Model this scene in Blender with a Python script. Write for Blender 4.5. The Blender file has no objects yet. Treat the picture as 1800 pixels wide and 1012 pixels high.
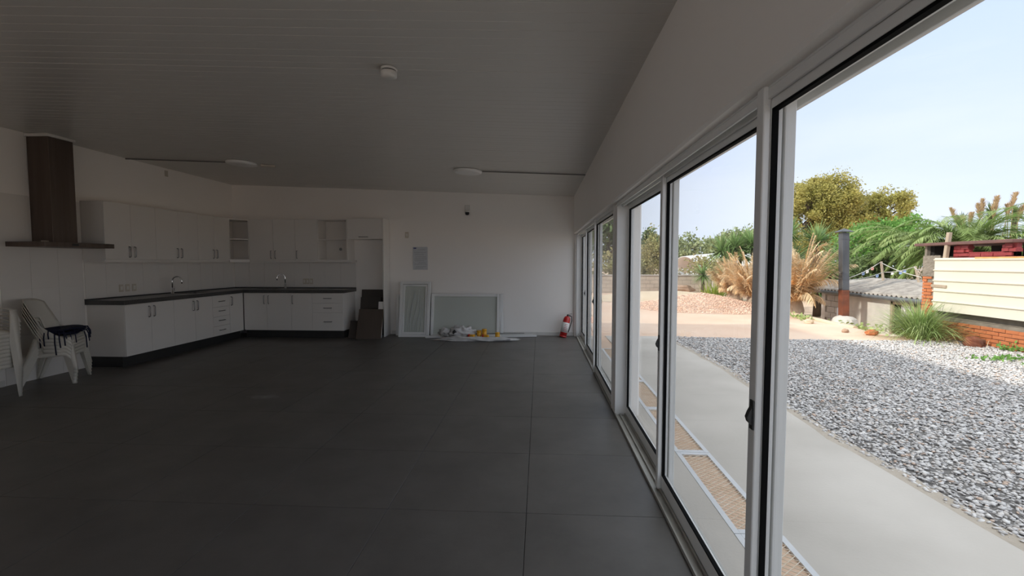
import bpy, bmesh, math, random
import numpy as np
from mathutils import Vector, Matrix, noise as mnoise

random.seed(7)
RNG = np.random.default_rng(7)
SC = bpy.context.scene
COL = SC.collection
PI = math.pi

# ------------------------------------------------------------------ camera, sky, sun, exposure
cam_d = bpy.data.cameras.new('camera')
cam = bpy.data.objects.new('camera', cam_d)
COL.objects.link(cam)
cam.location = (0, 0, 1.5)
cam.rotation_euler = (math.radians(90 - 3.168), 0, math.radians(3.366))
cam_d.sensor_width = 36.0
cam_d.lens = 818.06 / 1800 * 36
cam_d.clip_start = 0.05
cam_d.clip_end = 600
SC.render.film_transparent = False
SC.camera = cam

SC.view_settings.view_transform = 'Standard'
SC.view_settings.look = 'None'
SC.view_settings.gamma = 1
SC.view_settings.use_curve_mapping = False
SC.view_settings.exposure = 0.46
SC.cycles.use_denoising = True
SC.cycles.max_bounces = 12
SC.cycles.diffuse_bounces = 7
SC.cycles.glossy_bounces = 5
SC.cycles.transparent_max_bounces = 24
SC.cycles.caustics_reflective = False
SC.cycles.caustics_refractive = False
SC.cycles.sample_clamp_indirect = 4.0

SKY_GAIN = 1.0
world = bpy.data.worlds.new('sky'); SC.world = world; world.use_nodes = True
nt = world.node_tree; nt.nodes.clear()
def wn(t, **k):
    n = nt.nodes.new(t)
    for a, b in k.items(): setattr(n, a, b)
    return n
tc = wn('ShaderNodeTexCoord'); sep = wn('ShaderNodeSeparateXYZ')
nt.links.new(tc.outputs['Generated'], sep.inputs[0])
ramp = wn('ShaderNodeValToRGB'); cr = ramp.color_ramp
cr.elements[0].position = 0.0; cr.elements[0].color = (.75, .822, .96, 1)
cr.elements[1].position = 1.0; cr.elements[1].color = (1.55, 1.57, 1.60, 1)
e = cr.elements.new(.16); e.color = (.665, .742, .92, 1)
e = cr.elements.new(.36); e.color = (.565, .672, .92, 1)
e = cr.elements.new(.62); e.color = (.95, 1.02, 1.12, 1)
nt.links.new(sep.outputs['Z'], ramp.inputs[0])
mp = wn('ShaderNodeMapping'); mp.inputs['Scale'].default_value = (1.1, 1.1, 4.5)
nt.links.new(tc.outputs['Generated'], mp.inputs[0])
nz = wn('ShaderNodeTexNoise'); nz.inputs['Scale'].default_value = 1.7; nz.inputs['Detail'].default_value = 5
nt.links.new(mp.outputs[0], nz.inputs[0])
cl = wn('ShaderNodeMapRange'); cl.inputs[1].default_value = .42; cl.inputs[2].default_value = .72
cl.inputs[3].default_value = 0; cl.inputs[4].default_value = .5
nt.links.new(nz.outputs[0], cl.inputs[0])
mx = wn('ShaderNodeMix', data_type='RGBA')
nt.links.new(cl.outputs[0], mx.inputs[0]); nt.links.new(ramp.outputs[0], mx.inputs[6])
mx.inputs[7].default_value = (.84, .87, .91, 1)
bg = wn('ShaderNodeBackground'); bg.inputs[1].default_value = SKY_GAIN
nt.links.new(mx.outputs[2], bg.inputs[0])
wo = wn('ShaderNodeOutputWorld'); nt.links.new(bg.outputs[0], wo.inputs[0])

sun_d = bpy.data.lights.new('sun', 'SUN'); sun_d.energy = 2.35; sun_d.angle = math.radians(2.0)
sun_d.color = (1.0, .93, .82)
sun = bpy.data.objects.new('sun', sun_d); COL.objects.link(sun)
SUN_DIR = Vector((4.8, 2.1, -3.05)).normalized()
sun.rotation_euler = SUN_DIR.to_track_quat('-Z', 'Y').to_euler()
sun.location = (-8, -3, 12)

# ------------------------------------------------------------------ materials
def _mat(name):
    m = bpy.data.materials.new(name); m.use_nodes = True
    t = m.node_tree; t.nodes.clear()
    o = t.nodes.new('ShaderNodeOutputMaterial')
    return m, t, o
def mk(name, c1, c2=None, scale=8.0, rough=.5, metal=0.0, bump=0.0, bscale=None, spec=.5, island=0.0, detail=4, stretch=None, rough2=None, coat=0):
    """principled surface whose colour drifts between two tones by noise; island > 0 adds a tone per loose piece"""
    m, t, o = _mat(name)
    L = t.links.new
    b = t.nodes.new('ShaderNodeBsdfPrincipled')
    b.inputs['Roughness'].default_value = rough
    b.inputs['Metallic'].default_value = metal
    b.inputs['Specular IOR Level'].default_value = spec
    if coat: b.inputs['Coat Weight'].default_value = coat
    tcn = t.nodes.new('ShaderNodeTexCoord')
    src = tcn.outputs['Object']
    if stretch:
        mpn = t.nodes.new('ShaderNodeMapping'); mpn.inputs['Scale'].default_value = stretch
        L(src, mpn.inputs[0]); src = mpn.outputs[0]
    n = t.nodes.new('ShaderNodeTexNoise'); n.inputs['Scale'].default_value = scale; n.inputs['Detail'].default_value = detail
    L(src, n.inputs[0])
    c2 = c2 or tuple(x * .93 for x in c1)
    mr = t.nodes.new('ShaderNodeMapRange'); mr.inputs[1].default_value = .3; mr.inputs[2].default_value = .7
    L(n.outputs[0], mr.inputs[0])
    mxn = t.nodes.new('ShaderNodeMix'); mxn.data_type = 'RGBA'
    L(mr.outputs[0], mxn.inputs[0])
    mxn.inputs[6].default_value = (*c1, 1); mxn.inputs[7].default_value = (*c2, 1)
    out = mxn.outputs[2]
    if island:
        g = t.nodes.new('ShaderNodeNewGeometry')
        hv = t.nodes.new('ShaderNodeHueSaturation')
        r2 = t.nodes.new('ShaderNodeMapRange'); r2.inputs[3].default_value = 1 - island; r2.inputs[4].default_value = 1 + island
        L(g.outputs['Random Per Island'], r2.inputs[0]); L(r2.outputs[0], hv.inputs['Value'])
        L(out, hv.inputs['Color']); out = hv.outputs[0]
    L(out, b.inputs['Base Color'])
    if rough2 is not None:
        r3 = t.nodes.new('ShaderNodeMapRange'); r3.inputs[1].default_value = .3; r3.inputs[2].default_value = .7
        r3.inputs[3].default_value = rough; r3.inputs[4].default_value = rough2
        L(n.outputs[0], r3.inputs[0]); L(r3.outputs[0], b.inputs['Roughness'])
    if bump:
        n2 = t.nodes.new('ShaderNodeTexNoise'); n2.inputs['Scale'].default_value = bscale or scale * 4; n2.inputs['Detail'].default_value = 5
        L(src, n2.inputs[0])
        bp = t.nodes.new('ShaderNodeBump'); bp.inputs['Strength'].default_value = bump; bp.inputs['Distance'].default_value = .01
        L(n2.outputs[0], bp.inputs['Height']); L(bp.outputs[0], b.inputs['Normal'])
    L(b.outputs[0], o.inputs[0])
    return m
def mk_leaf(name, c1, c2, scale=2.0, trans=.3, island=.3, c3=None):
    m, t, o = _mat(name); L = t.links.new
    tcn = t.nodes.new('ShaderNodeTexCoord')
    n = t.nodes.new('ShaderNodeTexNoise'); n.inputs['Scale'].default_value = scale; n.inputs['Detail'].default_value = 3
    L(tcn.outputs['Object'], n.inputs[0])
    r = t.nodes.new('ShaderNodeValToRGB')
    r.color_ramp.elements[0].position = .35; r.color_ramp.elements[0].color = (*c1, 1)
    r.color_ramp.elements[1].position = .65; r.color_ramp.elements[1].color = (*c2, 1)
    if c3:
        q = r.color_ramp.elements.new(.75); q.color = (*c3, 1)
    L(n.outputs[0], r.inputs[0])
    g = t.nodes.new('ShaderNodeNewGeometry'); hv = t.nodes.new('ShaderNodeHueSaturation')
    r2 = t.nodes.new('ShaderNodeMapRange'); r2.inputs[3].default_value = 1 - island; r2.inputs[4].default_value = 1 + island
    L(g.outputs['Random Per Island'], r2.inputs[0]); L(r2.outputs[0], hv.inputs['Value']); L(r.outputs[0], hv.inputs['Color'])
    d = t.nodes.new('ShaderNodeBsdfPrincipled'); d.inputs['Roughness'].default_value = .55; d.inputs['Specular IOR Level'].default_value = .3
    L(hv.outputs[0], d.inputs['Base Color'])
    tr = t.nodes.new('ShaderNodeBsdfTranslucent'); L(hv.outputs[0], tr.inputs[0])
    ms = t.nodes.new('ShaderNodeMixShader'); ms.inputs[0].default_value = trans
    L(d.outputs[0], ms.inputs[1]); L(tr.outputs[0], ms.inputs[2]); L(ms.outputs[0], o.inputs[0])
    return m
def mk_glass(name, tint=(.985, .995, .99), extra=0.0):
    m, t, o = _mat(name); L = t.links.new
    # Schlick reflectance, the same from both faces of the pane
    lw = t.nodes.new('ShaderNodeLayerWeight'); lw.inputs[0].default_value = .5
    pw_ = t.nodes.new('ShaderNodeMath'); pw_.operation = 'POWER'; pw_.inputs[1].default_value = 5; L(lw.outputs['Facing'], pw_.inputs[0])
    f = t.nodes.new('ShaderNodeMath'); f.operation = 'MULTIPLY_ADD'; f.inputs[1].default_value = .60; f.inputs[2].default_value = .03; L(pw_.outputs[0], f.inputs[0])
    tr = t.nodes.new('ShaderNodeBsdfTransparent'); tr.inputs[0].default_value = (*tint, 1)
    gl = t.nodes.new('ShaderNodeBsdfGlossy'); gl.inputs['Roughness'].default_value = 0.0
    ms = t.nodes.new('ShaderNodeMixShader'); L(f.outputs[0], ms.inputs[0]); L(tr.outputs[0], ms.inputs[1]); L(gl.outputs[0], ms.inputs[2])
    if extra:
        df = t.nodes.new('ShaderNodeBsdfDiffuse'); df.inputs[0].default_value = (.66, .69, .63, 1)
        m2 = t.nodes.new('ShaderNodeMixShader'); m2.inputs[0].default_value = extra
        n = t.nodes.new('ShaderNodeTexNoise'); n.inputs['Scale'].default_value = 3
        L(ms.outputs[0], m2.inputs[1]); L(df.outputs[0], m2.inputs[2]); L(m2.outputs[0], o.inputs[0])
    else:
        L(ms.outputs[0], o.inputs[0])
    return m

M = {}
M['wall'] = mk('wall_paint', (.92, .885, .845), (.905, .87, .825), 1.3, .75, bump=.05, bscale=60)
M['ceil'] = mk('ceiling_pvc', (.70, .68, .645), (.67, .65, .615), .7, .30, spec=.5, stretch=(.25, 3, 1))
M['tile'] = None
M['grout'] = mk('floor_grout', (.035, .033, .031), (.16, .15, .14), 5, .9)
M['cab'] = mk('white_melamine', (.78, .75, .71), (.76, .73, .69), 2, .42)
M['plinth'] = mk('black_plinth', (.018, .018, .018), (.025, .024, .022), 5, .5)
M['counter'] = mk('grey_granite', (.035, .034, .033), (.085, .082, .078), 140, .28, detail=2)
M['steel'] = mk('brushed_steel', (.34, .33, .32), (.27, .265, .26), 30, .38, 1.0, stretch=(1, 1, .05))
M['hoodsteel'] = mk('hood_steel', (.16, .125, .105), (.12, .095, .08), 20, .42, .85, stretch=(1, 1, .04))
M['chrome'] = mk('chrome', (.75, .75, .75), (.7, .7, .7), 5, .08, 1.0)
M['alu'] = mk('white_aluminium', (.80, .80, .78), (.77, .77, .75), 3, .38)
M['gasket'] = mk('black_rubber', (.005, .005, .005), (.007, .007, .007), 9, .8, spec=.08)
M['trackmetal'] = mk('track_metal', (.50, .49, .45), (.42, .41, .38), 6, .45, .3)
M['black'] = mk('black_plastic', (.012, .012, .012), (.02, .02, .02), 8, .45)
M['walltile'] = mk('white_glazed_tile', (.80, .77, .73), (.78, .75, .71), 1.5, .22)
M['glass'] = mk_glass('door_glass')
M['frost'] = mk_glass('dusty_glass', (.80, .86, .82), .8)
M['plastic'] = mk('white_chair_plastic', (.70, .67, .60), (.66, .63, .56), 4, .45)
M['navy'] = mk('navy_fabric', (.010, .014, .045), (.006, .008, .028), 20, .85, bump=.3, bscale=90)
M['red'] = mk('red_enamel', (.52, .015, .015), (.45, .012, .012), 5, .3, coat=.3)
M['paper'] = mk('white_paper', (.75, .74, .72), (.70, .69, .67), 9, .7)
M['lamp'] = mk('opal_plastic', (.90, .89, .87), (.88, .87, .85), 6, .35)
M['duct'] = mk('grey_duct', (.20, .19, .18), (.17, .16, .15), 6, .5)
M['notice'] = mk('grey_notice_print', (.60, .62, .64), (.56, .58, .60), 14, .5)
M['print'] = mk('grey_print', (.46, .475, .49), (.43, .44, .46), 14, .6)
M['blueprint'] = mk('blue_print', (.05, .07, .22), (.04, .05, .18), 14, .6)
M['beige'] = mk('beige_plastic', (.60, .55, .46), (.56, .51, .43), 6, .5)
M['whiteplastic'] = mk('white_plastic', (.74, .72, .68), (.70, .68, .64), 6, .4)
M['darkboard'] = mk('dark_board', (.055, .042, .034), (.035, .028, .024), 6, .55, stretch=(1, 1, .1))
M['brownboard'] = mk('brown_board', (.10, .075, .058), (.065, .05, .04), 5, .5, stretch=(1, 1, .1))
M['boardedge'] = mk('raw_board_edge', (.22, .15, .09), (.17, .11, .07), 9, .7)
M['yellow'] = mk('yellow_plastic', (.80, .42, .02), (.72, .36, .02), 8, .35)
M['bag'] = mk('white_polythene', (.72, .70, .68), (.55, .54, .52), 7, .3, bump=.5, bscale=18)
M['film'] = mk('protective_film', (.55, .58, .56), (.42, .46, .44), 5, .25)
# exterior
M['slab'] = mk('poured_concrete', (.60, .56, .51), (.48, .445, .40), 1.1, .85, bump=.12, bscale=40, detail=7)
M['zinc'] = mk('galvanised_frame', (.68, .69, .70), (.62, .63, .65), 10, .5, .15)
M['mesh'] = mk('rusting_mesh', (.88, .82, .71), (.66, .52, .36), 9, .7)
M['trough'] = mk('drain_trough', (.022, .02, .017), (.015, .013, .012), 6, .9)
def special_gravel():
    m, t, o = _mat('gravel_stone'); L = t.links.new
    g = t.nodes.new('ShaderNodeNewGeometry'); r = t.nodes.new('ShaderNodeValToRGB'); cr_ = r.color_ramp
    cr_.interpolation = 'CONSTANT'
    cols = [(0, (.60, .58, .57)), (.18, (.68, .66, .65)), (.36, (.48, .465, .46)), (.52, (.74, .71, .69)), (.68, (.62, .58, .55)), (.82, (.76, .74, .72)), (.90, (.62, .47, .38)), (.955, (.36, .335, .32))]
    cr_.elements[0].position = 0; cr_.elements[0].color = (*cols[0][1], 1); cr_.elements[1].position = cols[1][0]; cr_.elements[1].color = (*cols[1][1], 1)
    for p_, c_ in cols[2:]: q = cr_.elements.new(p_); q.color = (*c_, 1)
    L(g.outputs['Random Per Island'], r.inputs[0])
    d = t.nodes.new('ShaderNodeBsdfPrincipled'); d.inputs['Roughness'].default_value = .85; L(r.outputs[0], d.inputs['Base Color']); L(d.outputs[0], o.inputs[0])
    return m
M['gravel'] = special_gravel()
M['grit'] = mk('fine_grit', (.50, .44, .37), (.42, .365, .30), 9, .95, bump=.5, bscale=80)
M['gravelbed'] = mk('gravel_bed', (.20, .19, .18), (.14, .13, .125), 50, .95, bump=.6, bscale=60)
M['dirt'] = mk('sandy_soil', (.80, .62, .48), (.70, .48, .35), .55, .95, bump=.5, bscale=7, detail=8)
M['heap'] = mk('brick_rubble', (.84, .62, .49), (.74, .50, .37), 2, .95, island=.3)
M['sand'] = mk('pale_sand', (.70, .58, .43), (.64, .51, .36), 2, .95, bump=.5, bscale=9)
M['brick'] = mk('orange_brick', (.60, .20, .075), (.46, .15, .06), 6, .85, bump=.4, bscale=60, island=.25)
M['redpaint'] = mk('red_painted_brick', (.36, .05, .05), (.24, .035, .036), 8, .6, bump=.4, bscale=40, island=.2)
M['mortar'] = mk('cement_mortar', (.42, .37, .31), (.30, .26, .215), 7, .95, bump=.6, bscale=22)
M['render'] = mk('rough_cement', (.30, .26, .21), (.21, .18, .145), 9, .95, bump=.8, bscale=16)
M['panel'] = mk('cream_sheet_metal', (.80, .74, .62), (.77, .71, .585), 1.2, .5)
M['rustedge'] = mk('rusty_edge', (.62, .27, .08), (.72, .42, .18), 7, .8)
M['oldwood'] = mk('weathered_wood', (.50, .40, .30), (.38, .29, .21), 10, .85, stretch=(1, 1, .15))
M['roofslab'] = mk('clay_slab', (.20, .10, .085), (.14, .08, .07), 7, .9, bump=.5, bscale=25)
M['shedwall'] = mk('whitewashed_wall', (.74, .71, .66), (.55, .53, .49), 2.2, .95, bump=.5, bscale=12, detail=8)
M['block'] = mk('concrete_block', (.54, .51, .47), (.42, .40, .37), 5, .95, bump=.5, bscale=25, island=.12)
M['asbestos'] = mk('fibre_cement_roof', (.46, .42, .375), (.25, .225, .20), 5.0, .95, bump=.4, bscale=18, detail=8)
M['gutter'] = mk('grey_gutter', (.14, .155, .165), (.10, .11, .12), 6, .5)
M['flue'] = mk('sooty_sheet', (.14, .15, .165), (.07, .075, .083), 4, .55, .4, stretch=(1, 1, .3))
M['rust'] = mk('rusty_sheet', (.26, .075, .035), (.12, .05, .032), 5, .8)
M['whiteroof'] = mk('white_tent_roof', (.82, .82, .82), (.78, .78, .79), 2, .6)
M['farwall'] = None
M['bark'] = mk('bark', (.16, .12, .085), (.10, .075, .055), 6, .95)
M['plane'] = mk_leaf('plane_tree_leaf', (.36, .35, .10), (.52, .46, .15), .35, .4, .3, (.48, .36, .13))
M['oak'] = mk_leaf('dark_leaf', (.13, .19, .08), (.19, .25, .10), .3, .25, .35)
M['hazeleaf'] = mk_leaf('far_tree_leaf', (.30, .35, .19), (.37, .41, .20), .15, .25, .3)
M['bushleaf'] = mk_leaf('olive_leaf', (.36, .36, .15), (.46, .37, .20), .4, .3, .35)
M['acid'] = mk_leaf('bright_green_leaf', (.15, .34, .08), (.24, .42, .10), .6, .35, .3)
M['yucca'] = mk_leaf('yucca_leaf', (.22, .36, .12), (.32, .44, .19), 1.5, .2, .35)
M['palm'] = mk_leaf('palm_leaf', (.26, .37, .12), (.36, .44, .17), .8, .25, .3)
M['dead'] = mk_leaf('dry_palm_leaf', (.92, .75, .50), (.76, .58, .35), 1.2, .2, .4)
M['grass'] = mk_leaf('grass_blade', (.30, .42, .14), (.42, .50, .22), 2.5, .25, .35)
M['lime'] = mk_leaf('lime_tuft', (.36, .46, .06), (.30, .40, .06), 2, .3, .2)
M['plume'] = mk_leaf('pampas_plume', (.68, .52, .33), (.58, .42, .25), 2, .3, .2)
M['blossom'] = mk_leaf('white_blossom', (.85, .85, .85), (.75, .76, .78), 2, .2, .1)
M['rock'] = mk('rock', (.50, .34, .24), (.40, .26, .18), 3, .95, bump=.6, bscale=10)
M['rope'] = mk('pale_rope', (.62, .60, .55), (.55, .53, .48), 8, .8)
M['flagpink'] = mk('pink_flag', (.75, .38, .34), (.7, .33, .3), 8, .8)
M['flagblue'] = mk('blue_flag', (.30, .42, .70), (.26, .37, .62), 8, .8)

def special_tile():
    """dark porcelain floor tile with cloudy tone, fine streaks, and a dusty smear left on the floor"""
    m, t, o = _mat('dark_porcelain'); L = t.links.new
    g = t.nodes.new('ShaderNodeNewGeometry')
    n = t.nodes.new('ShaderNodeTexNoise'); n.inputs['Scale'].default_value = 2.2; n.inputs['Detail'].default_value = 8; n.inputs['Roughness'].default_value = .65
    L(g.outputs['Position'], n.inputs[0])
    r = t.nodes.new('ShaderNodeValToRGB')
    r.color_ramp.elements[0].position = .32; r.color_ramp.elements[0].color = (.092, .086, .079, 1)
    r.color_ramp.elements[1].position = .72; r.color_ramp.elements[1].color = (.135, .126, .116, 1)
    L(n.outputs[0], r.inputs[0])
    # dusty smear centred on (-3.06, 4.95)
    sx = t.nodes.new('ShaderNodeMapping'); sx.vector_type = 'POINT'
    sx.inputs['Location'].default_value = (3.06 / .24, -4.95 / .10, 0); sx.inputs['Scale'].default_value = (1 / .24, 1 / .10, 0)
    L(g.outputs['Position'], sx.inputs[0])
    ln = t.nodes.new('ShaderNodeVectorMath'); ln.operation = 'LENGTH'; L(sx.outputs[0], ln.inputs[0])
    n2 = t.nodes.new('ShaderNodeTexNoise'); n2.inputs['Scale'].default_value = 14; n2.inputs['Detail'].default_value = 4
    L(g.outputs['Position'], n2.inputs[0])
    ad = t.nodes.new('ShaderNodeMath'); ad.operation = 'MULTIPLY_ADD'; ad.inputs[1].default_value = 1.6; L(n2.outputs[0], ad.inputs[0]); L(ln.outputs['Value'], ad.inputs[2])
    mr = t.nodes.new('ShaderNodeMapRange'); mr.inputs[1].default_value = .75; mr.inputs[2].default_value = 1.7; mr.inputs[3].default_value = .75; mr.inputs[4].default_value = 0
    L(ad.outputs[0], mr.inputs[0])
    mi = t.nodes.new('ShaderNodeMix'); mi.data_type = 'RGBA'
    L(mr.outputs[0], mi.inputs[0]); L(r.outputs[0], mi.inputs[6]); mi.inputs[7].default_value = (.30, .30, .29, 1)
    b = t.nodes.new('ShaderNodeBsdfPrincipled'); b.inputs['Roughness'].default_value = .42; b.inputs['Specular IOR Level'].default_value = .5
    L(mi.outputs[2], b.inputs['Base Color'])
    bp = t.nodes.new('ShaderNodeBump'); bp.inputs['Strength'].default_value = .08; bp.inputs['Distance'].default_value = .004
    n3 = t.nodes.new('ShaderNodeTexNoise'); n3.inputs['Scale'].default_value = 40; L(g.outputs['Position'], n3.inputs[0])
    L(n3.outputs[0], bp.inputs['Height']); L(bp.outputs[0], b.inputs['Normal'])
    L(b.outputs[0], o.inputs[0])
    return m
M['tile'] = special_tile()
def special_farwall():
    m, t, o = _mat('block_wall'); L = t.links.new
    tcn = t.nodes.new('ShaderNodeTexCoord')
    mpn = t.nodes.new('ShaderNodeMapping'); mpn.inputs['Rotation'].default_value = (PI / 2, 0, 0)
    L(tcn.outputs['Object'], mpn.inputs[0])
    br = t.nodes.new('ShaderNodeTexBrick'); br.inputs['Scale'].default_value = 1
    br.inputs['Brick Width'].default_value = .4; br.inputs['Row Height'].default_value = .2; br.inputs['Mortar Size'].default_value = .012
    br.inputs['Color1'].default_value = (.56, .485, .40, 1); br.inputs['Color2'].default_value = (.46, .40, .33, 1); br.inputs['Mortar'].default_value = (.36, .31, .26, 1)
    L(mpn.outputs[0], br.inputs[0])
    n = t.nodes.new('ShaderNodeTexNoise'); n.inputs['Scale'].default_value = .8; n.inputs['Detail'].default_value = 6; L(tcn.outputs['Object'], n.inputs[0])
    mi = t.nodes.new('ShaderNodeMix'); mi.data_type = 'RGBA'; mi.blend_type = 'OVERLAY'; mi.inputs[0].default_value = .6
    L(br.outputs[0], mi.inputs[6]); L(n.outputs[0], mi.inputs[7])
    b = t.nodes.new('ShaderNodeBsdfPrincipled'); b.inputs['Roughness'].default_value = .95
    bp = t.nodes.new('ShaderNodeBump'); bp.inputs['Strength'].default_value = .6; bp.inputs['Distance'].default_value = .02
    L(br.outputs['Fac'], bp.inputs['Height']); bp.invert = True; L(bp.outputs[0], b.inputs['Normal'])
    L(mi.outputs[2], b.inputs['Base Color']); L(b.outputs[0], o.inputs[0])
    return m
M['farwall'] = special_farwall()

# ------------------------------------------------------------------ mesh helpers
def acc_loc(o):
    v = Vector((0, 0, 0))
    while o is not None:
        v += o.location; o = o.parent
    return v
class MB:
    def __init__(self): self.v = []; self.f = []; self.sm = []
    def add(self, vs, fs, smooth=False):
        k = len(self.v); self.v += [tuple(p) for p in vs]
        for f in fs: self.f.append(tuple(i + k for i in f)); self.sm.append(smooth)
        return self
    def box(self, x0, x1, y0, y1, z0, z1):
        vs = [(x, y, z) for x in (x0, x1) for y in (y0, y1) for z in (z0, z1)]
        return self.add(vs, [(0, 1, 3, 2), (4, 6, 7, 5), (0, 4, 5, 1), (2, 3, 7, 6), (0, 2, 6, 4), (1, 5, 7, 3)])
    def obox(self, c, s, R=None):
        R = R or Matrix.Identity(3); c = Vector(c)
        vs = [c + R @ Vector((x * s[0] / 2, y * s[1] / 2, z * s[2] / 2)) for x in (-1, 1) for y in (-1, 1) for z in (-1, 1)]
        return self.add(vs, [(0, 1, 3, 2), (4, 6, 7, 5), (0, 4, 5, 1), (2, 3, 7, 6), (0, 2, 6, 4), (1, 5, 7, 3)])
    def bar(self, a, b, w, h, up=(0, 0, 1)):
        """square bar from a to b, w across and h along up"""
        a = Vector(a); b = Vector(b); d = (b - a); L = d.length; d.normalize()
        u = Vector(up); s = d.cross(u)
        if s.length < 1e-4: s = d.cross(Vector((1, 0, 0)))
        s.normalize(); u = s.cross(d)
        vs = []
        for p in (a, b):
            for i, j in ((-1, -1), (1, -1), (1, 1), (-1, 1)): vs.append(p + s * (i * w / 2) + u * (j * h / 2))
        return self.add(vs, [(3, 2, 1, 0), (4, 5, 6, 7), (0, 1, 5, 4), (1, 2, 6, 5), (2, 3, 7, 6), (3, 0, 4, 7)])
    def tube(self, pts, r, n=8, caps=True):
        pts = [Vector(p) for p in pts]
        rs = r if isinstance(r, (list, tuple)) else [r] * len(pts)
        ref = None; vs = []
        for i, p in enumerate(pts):
            d = (pts[min(i + 1, len(pts) - 1)] - pts[max(i - 1, 0)]).normalized()
            if ref is None:
                ref = d.cross(Vector((0, 0, 1)))
                if ref.length < .1: ref = d.cross(Vector((1, 0, 0)))
            ref = (ref - d * ref.dot(d)).normalized(); q = d.cross(ref)
            for k in range(n):
                a = 2 * PI * k / n
                vs.append(p + (ref * math.cos(a) + q * math.sin(a)) * rs[i])
        fs = []
        for i in range(len(pts) - 1):
            for k in range(n):
                fs.append((i * n + k, i * n + (k + 1) % n, (i + 1) * n + (k + 1) % n, (i + 1) * n + k))
        self.add(vs, fs, True)
        if caps:
            k0 = len(self.v) - len(vs)
            self.f.append(tuple(k0 + k for k in reversed(range(n)))); self.sm.append(False)
            self.f.append(tuple(k0 + (len(pts) - 1) * n + k for k in range(n))); self.sm.append(False)
        return self
    def lathe(self, prof, n=20, c=(0, 0, 0), smooth=True):
        vs = []; fs = []
        for r, z in prof:
            for k in range(n):
                a = 2 * PI * k / n; vs.append((c[0] + r * math.cos(a), c[1] + r * math.sin(a), c[2] + z))
        m = len(prof)
        for i in range(m - 1):
            for k in range(n): fs.append((i * n + k, i * n + (k + 1) % n, (i + 1) * n + (k + 1) % n, (i + 1) * n + k))
        self.add(vs, fs, smooth)
        k0 = len(self.v) - len(vs)
        self.f.append(tuple(k0 + k for k in reversed(range(n)))); self.sm.append(False)
        self.f.append(tuple(k0 + (m - 1) * n + k for k in range(n))); self.sm.append(False)
        return self
    def prism(self, poly, z0, z1):
        n = len(poly)
        vs = [(x, y, z0) for x, y in poly] + [(x, y, z1) for x, y in poly]
        return self.add(vs, [tuple(reversed(range(n))), tuple(range(n, 2 * n))] + [(i, (i + 1) % n, n + (i + 1) % n, n + i) for i in range(n)])
    def sheet(self, fn, nu, nv, th=0.0, skip=None, smooth=True):
        """surface fn(u,v) on a grid, given thickness th along its normal, with rims"""
        P = [[Vector(fn(i / nu, j / nv)) for j in range(nv + 1)] for i in range(nu + 1)]
        N = [[None] * (nv + 1) for _ in range(nu + 1)]
        for i in range(nu + 1):
            for j in range(nv + 1):
                a = P[min(i + 1, nu)][j] - P[max(i - 1, 0)][j]; b = P[i][min(j + 1, nv)] - P[i][max(j - 1, 0)]
                N[i][j] = a.cross(b).normalized()
        W = nv + 1; K = (nu + 1) * W
        vs = [P[i][j] for i in range(nu + 1) for j in range(W)]
        cells = {(i, j) for i in range(nu) for j in range(nv) if not (skip and skip(i, j))}
        fs = [(i * W + j, (i + 1) * W + j, (i + 1) * W + j + 1, i * W + j + 1) for i, j in sorted(cells)]
        if th:
            vs += [P[i][j] - N[i][j] * th for i in range(nu + 1) for j in range(W)]
            for i, j in sorted(cells):
                a, b, c, d = i * W + j, (i + 1) * W + j, (i + 1) * W + j + 1, i * W + j + 1
                fs.append((K + d, K + c, K + b, K + a))
                for (ni, nj), (p, q) in (((i - 1, j), (d, a)), ((i + 1, j), (b, c)), ((i, j - 1), (a, b)), ((i, j + 1), (c, d))):
                    if (ni, nj) not in cells: fs.append((q, p, K + p, K + q))
        return self.add(vs, fs, smooth)
    def mesh(self, name, mats, off=None):
        me = bpy.data.meshes.new(name)
        vs = self.v if off is None else [(x - off.x, y - off.y, z - off.z) for x, y, z in self.v]
        me.from_pydata(vs, [], self.f)
        me.polygons.foreach_set('use_smooth', self.sm)
        for m in (mats if isinstance(mats, (list, tuple)) else [mats]): me.materials.append(m)
        me.update()
        return me
    def build(self, name, mat, parent=None, bevel=0, label=None, seg=1, stuff=False, loc=None):
        base = acc_loc(parent) if parent else Vector((0, 0, 0))
        if loc is not None: base = base * 0 + Vector(loc)
        me = self.mesh(name, mat, base)
        o = bpy.data.objects.new(name, me); COL.objects.link(o)
        if parent: o.parent = parent
        if loc is not None:
            o.location = Vector(loc) - (acc_loc(parent) if parent else Vector((0, 0, 0)))
        if bevel:
            b = o.modifiers.new('bevel', 'BEVEL'); b.width = bevel; b.segments = seg; b.limit_method = 'ANGLE'; b.angle_limit = math.radians(50)
        if label: o['label'] = label
        if stuff: o['kind'] = 'stuff'
        return o
def fast_mesh(name, V, F, mat, parent=None, smooth=False, stuff=False, loc=None):
    V = np.asarray(V, np.float32); F = np.asarray(F, np.int32)
    base = acc_loc(parent) if parent else Vector(loc or (0, 0, 0))
    V = V - np.array(base, np.float32)
    me = bpy.data.meshes.new(name)
    me.vertices.add(len(V)); me.vertices.foreach_set('co', V.ravel())
    k = F.shape[1]
    me.loops.add(F.size); me.loops.foreach_set('vertex_index', F.ravel())
    me.polygons.add(len(F)); me.polygons.foreach_set('loop_start', np.arange(0, F.size, k, dtype=np.int32))
    me.polygons.foreach_set('loop_total', np.full(len(F), k, np.int32))
    if smooth: me.polygons.foreach_set('use_smooth', np.ones(len(F), bool))
    me.materials.append(mat); me.update(calc_edges=True); me.validate()
    o = bpy.data.objects.new(name, me); COL.objects.link(o)
    if parent: o.parent = parent
    else: o.location = base
    if stuff: o['kind'] = 'stuff'
    return o
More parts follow.
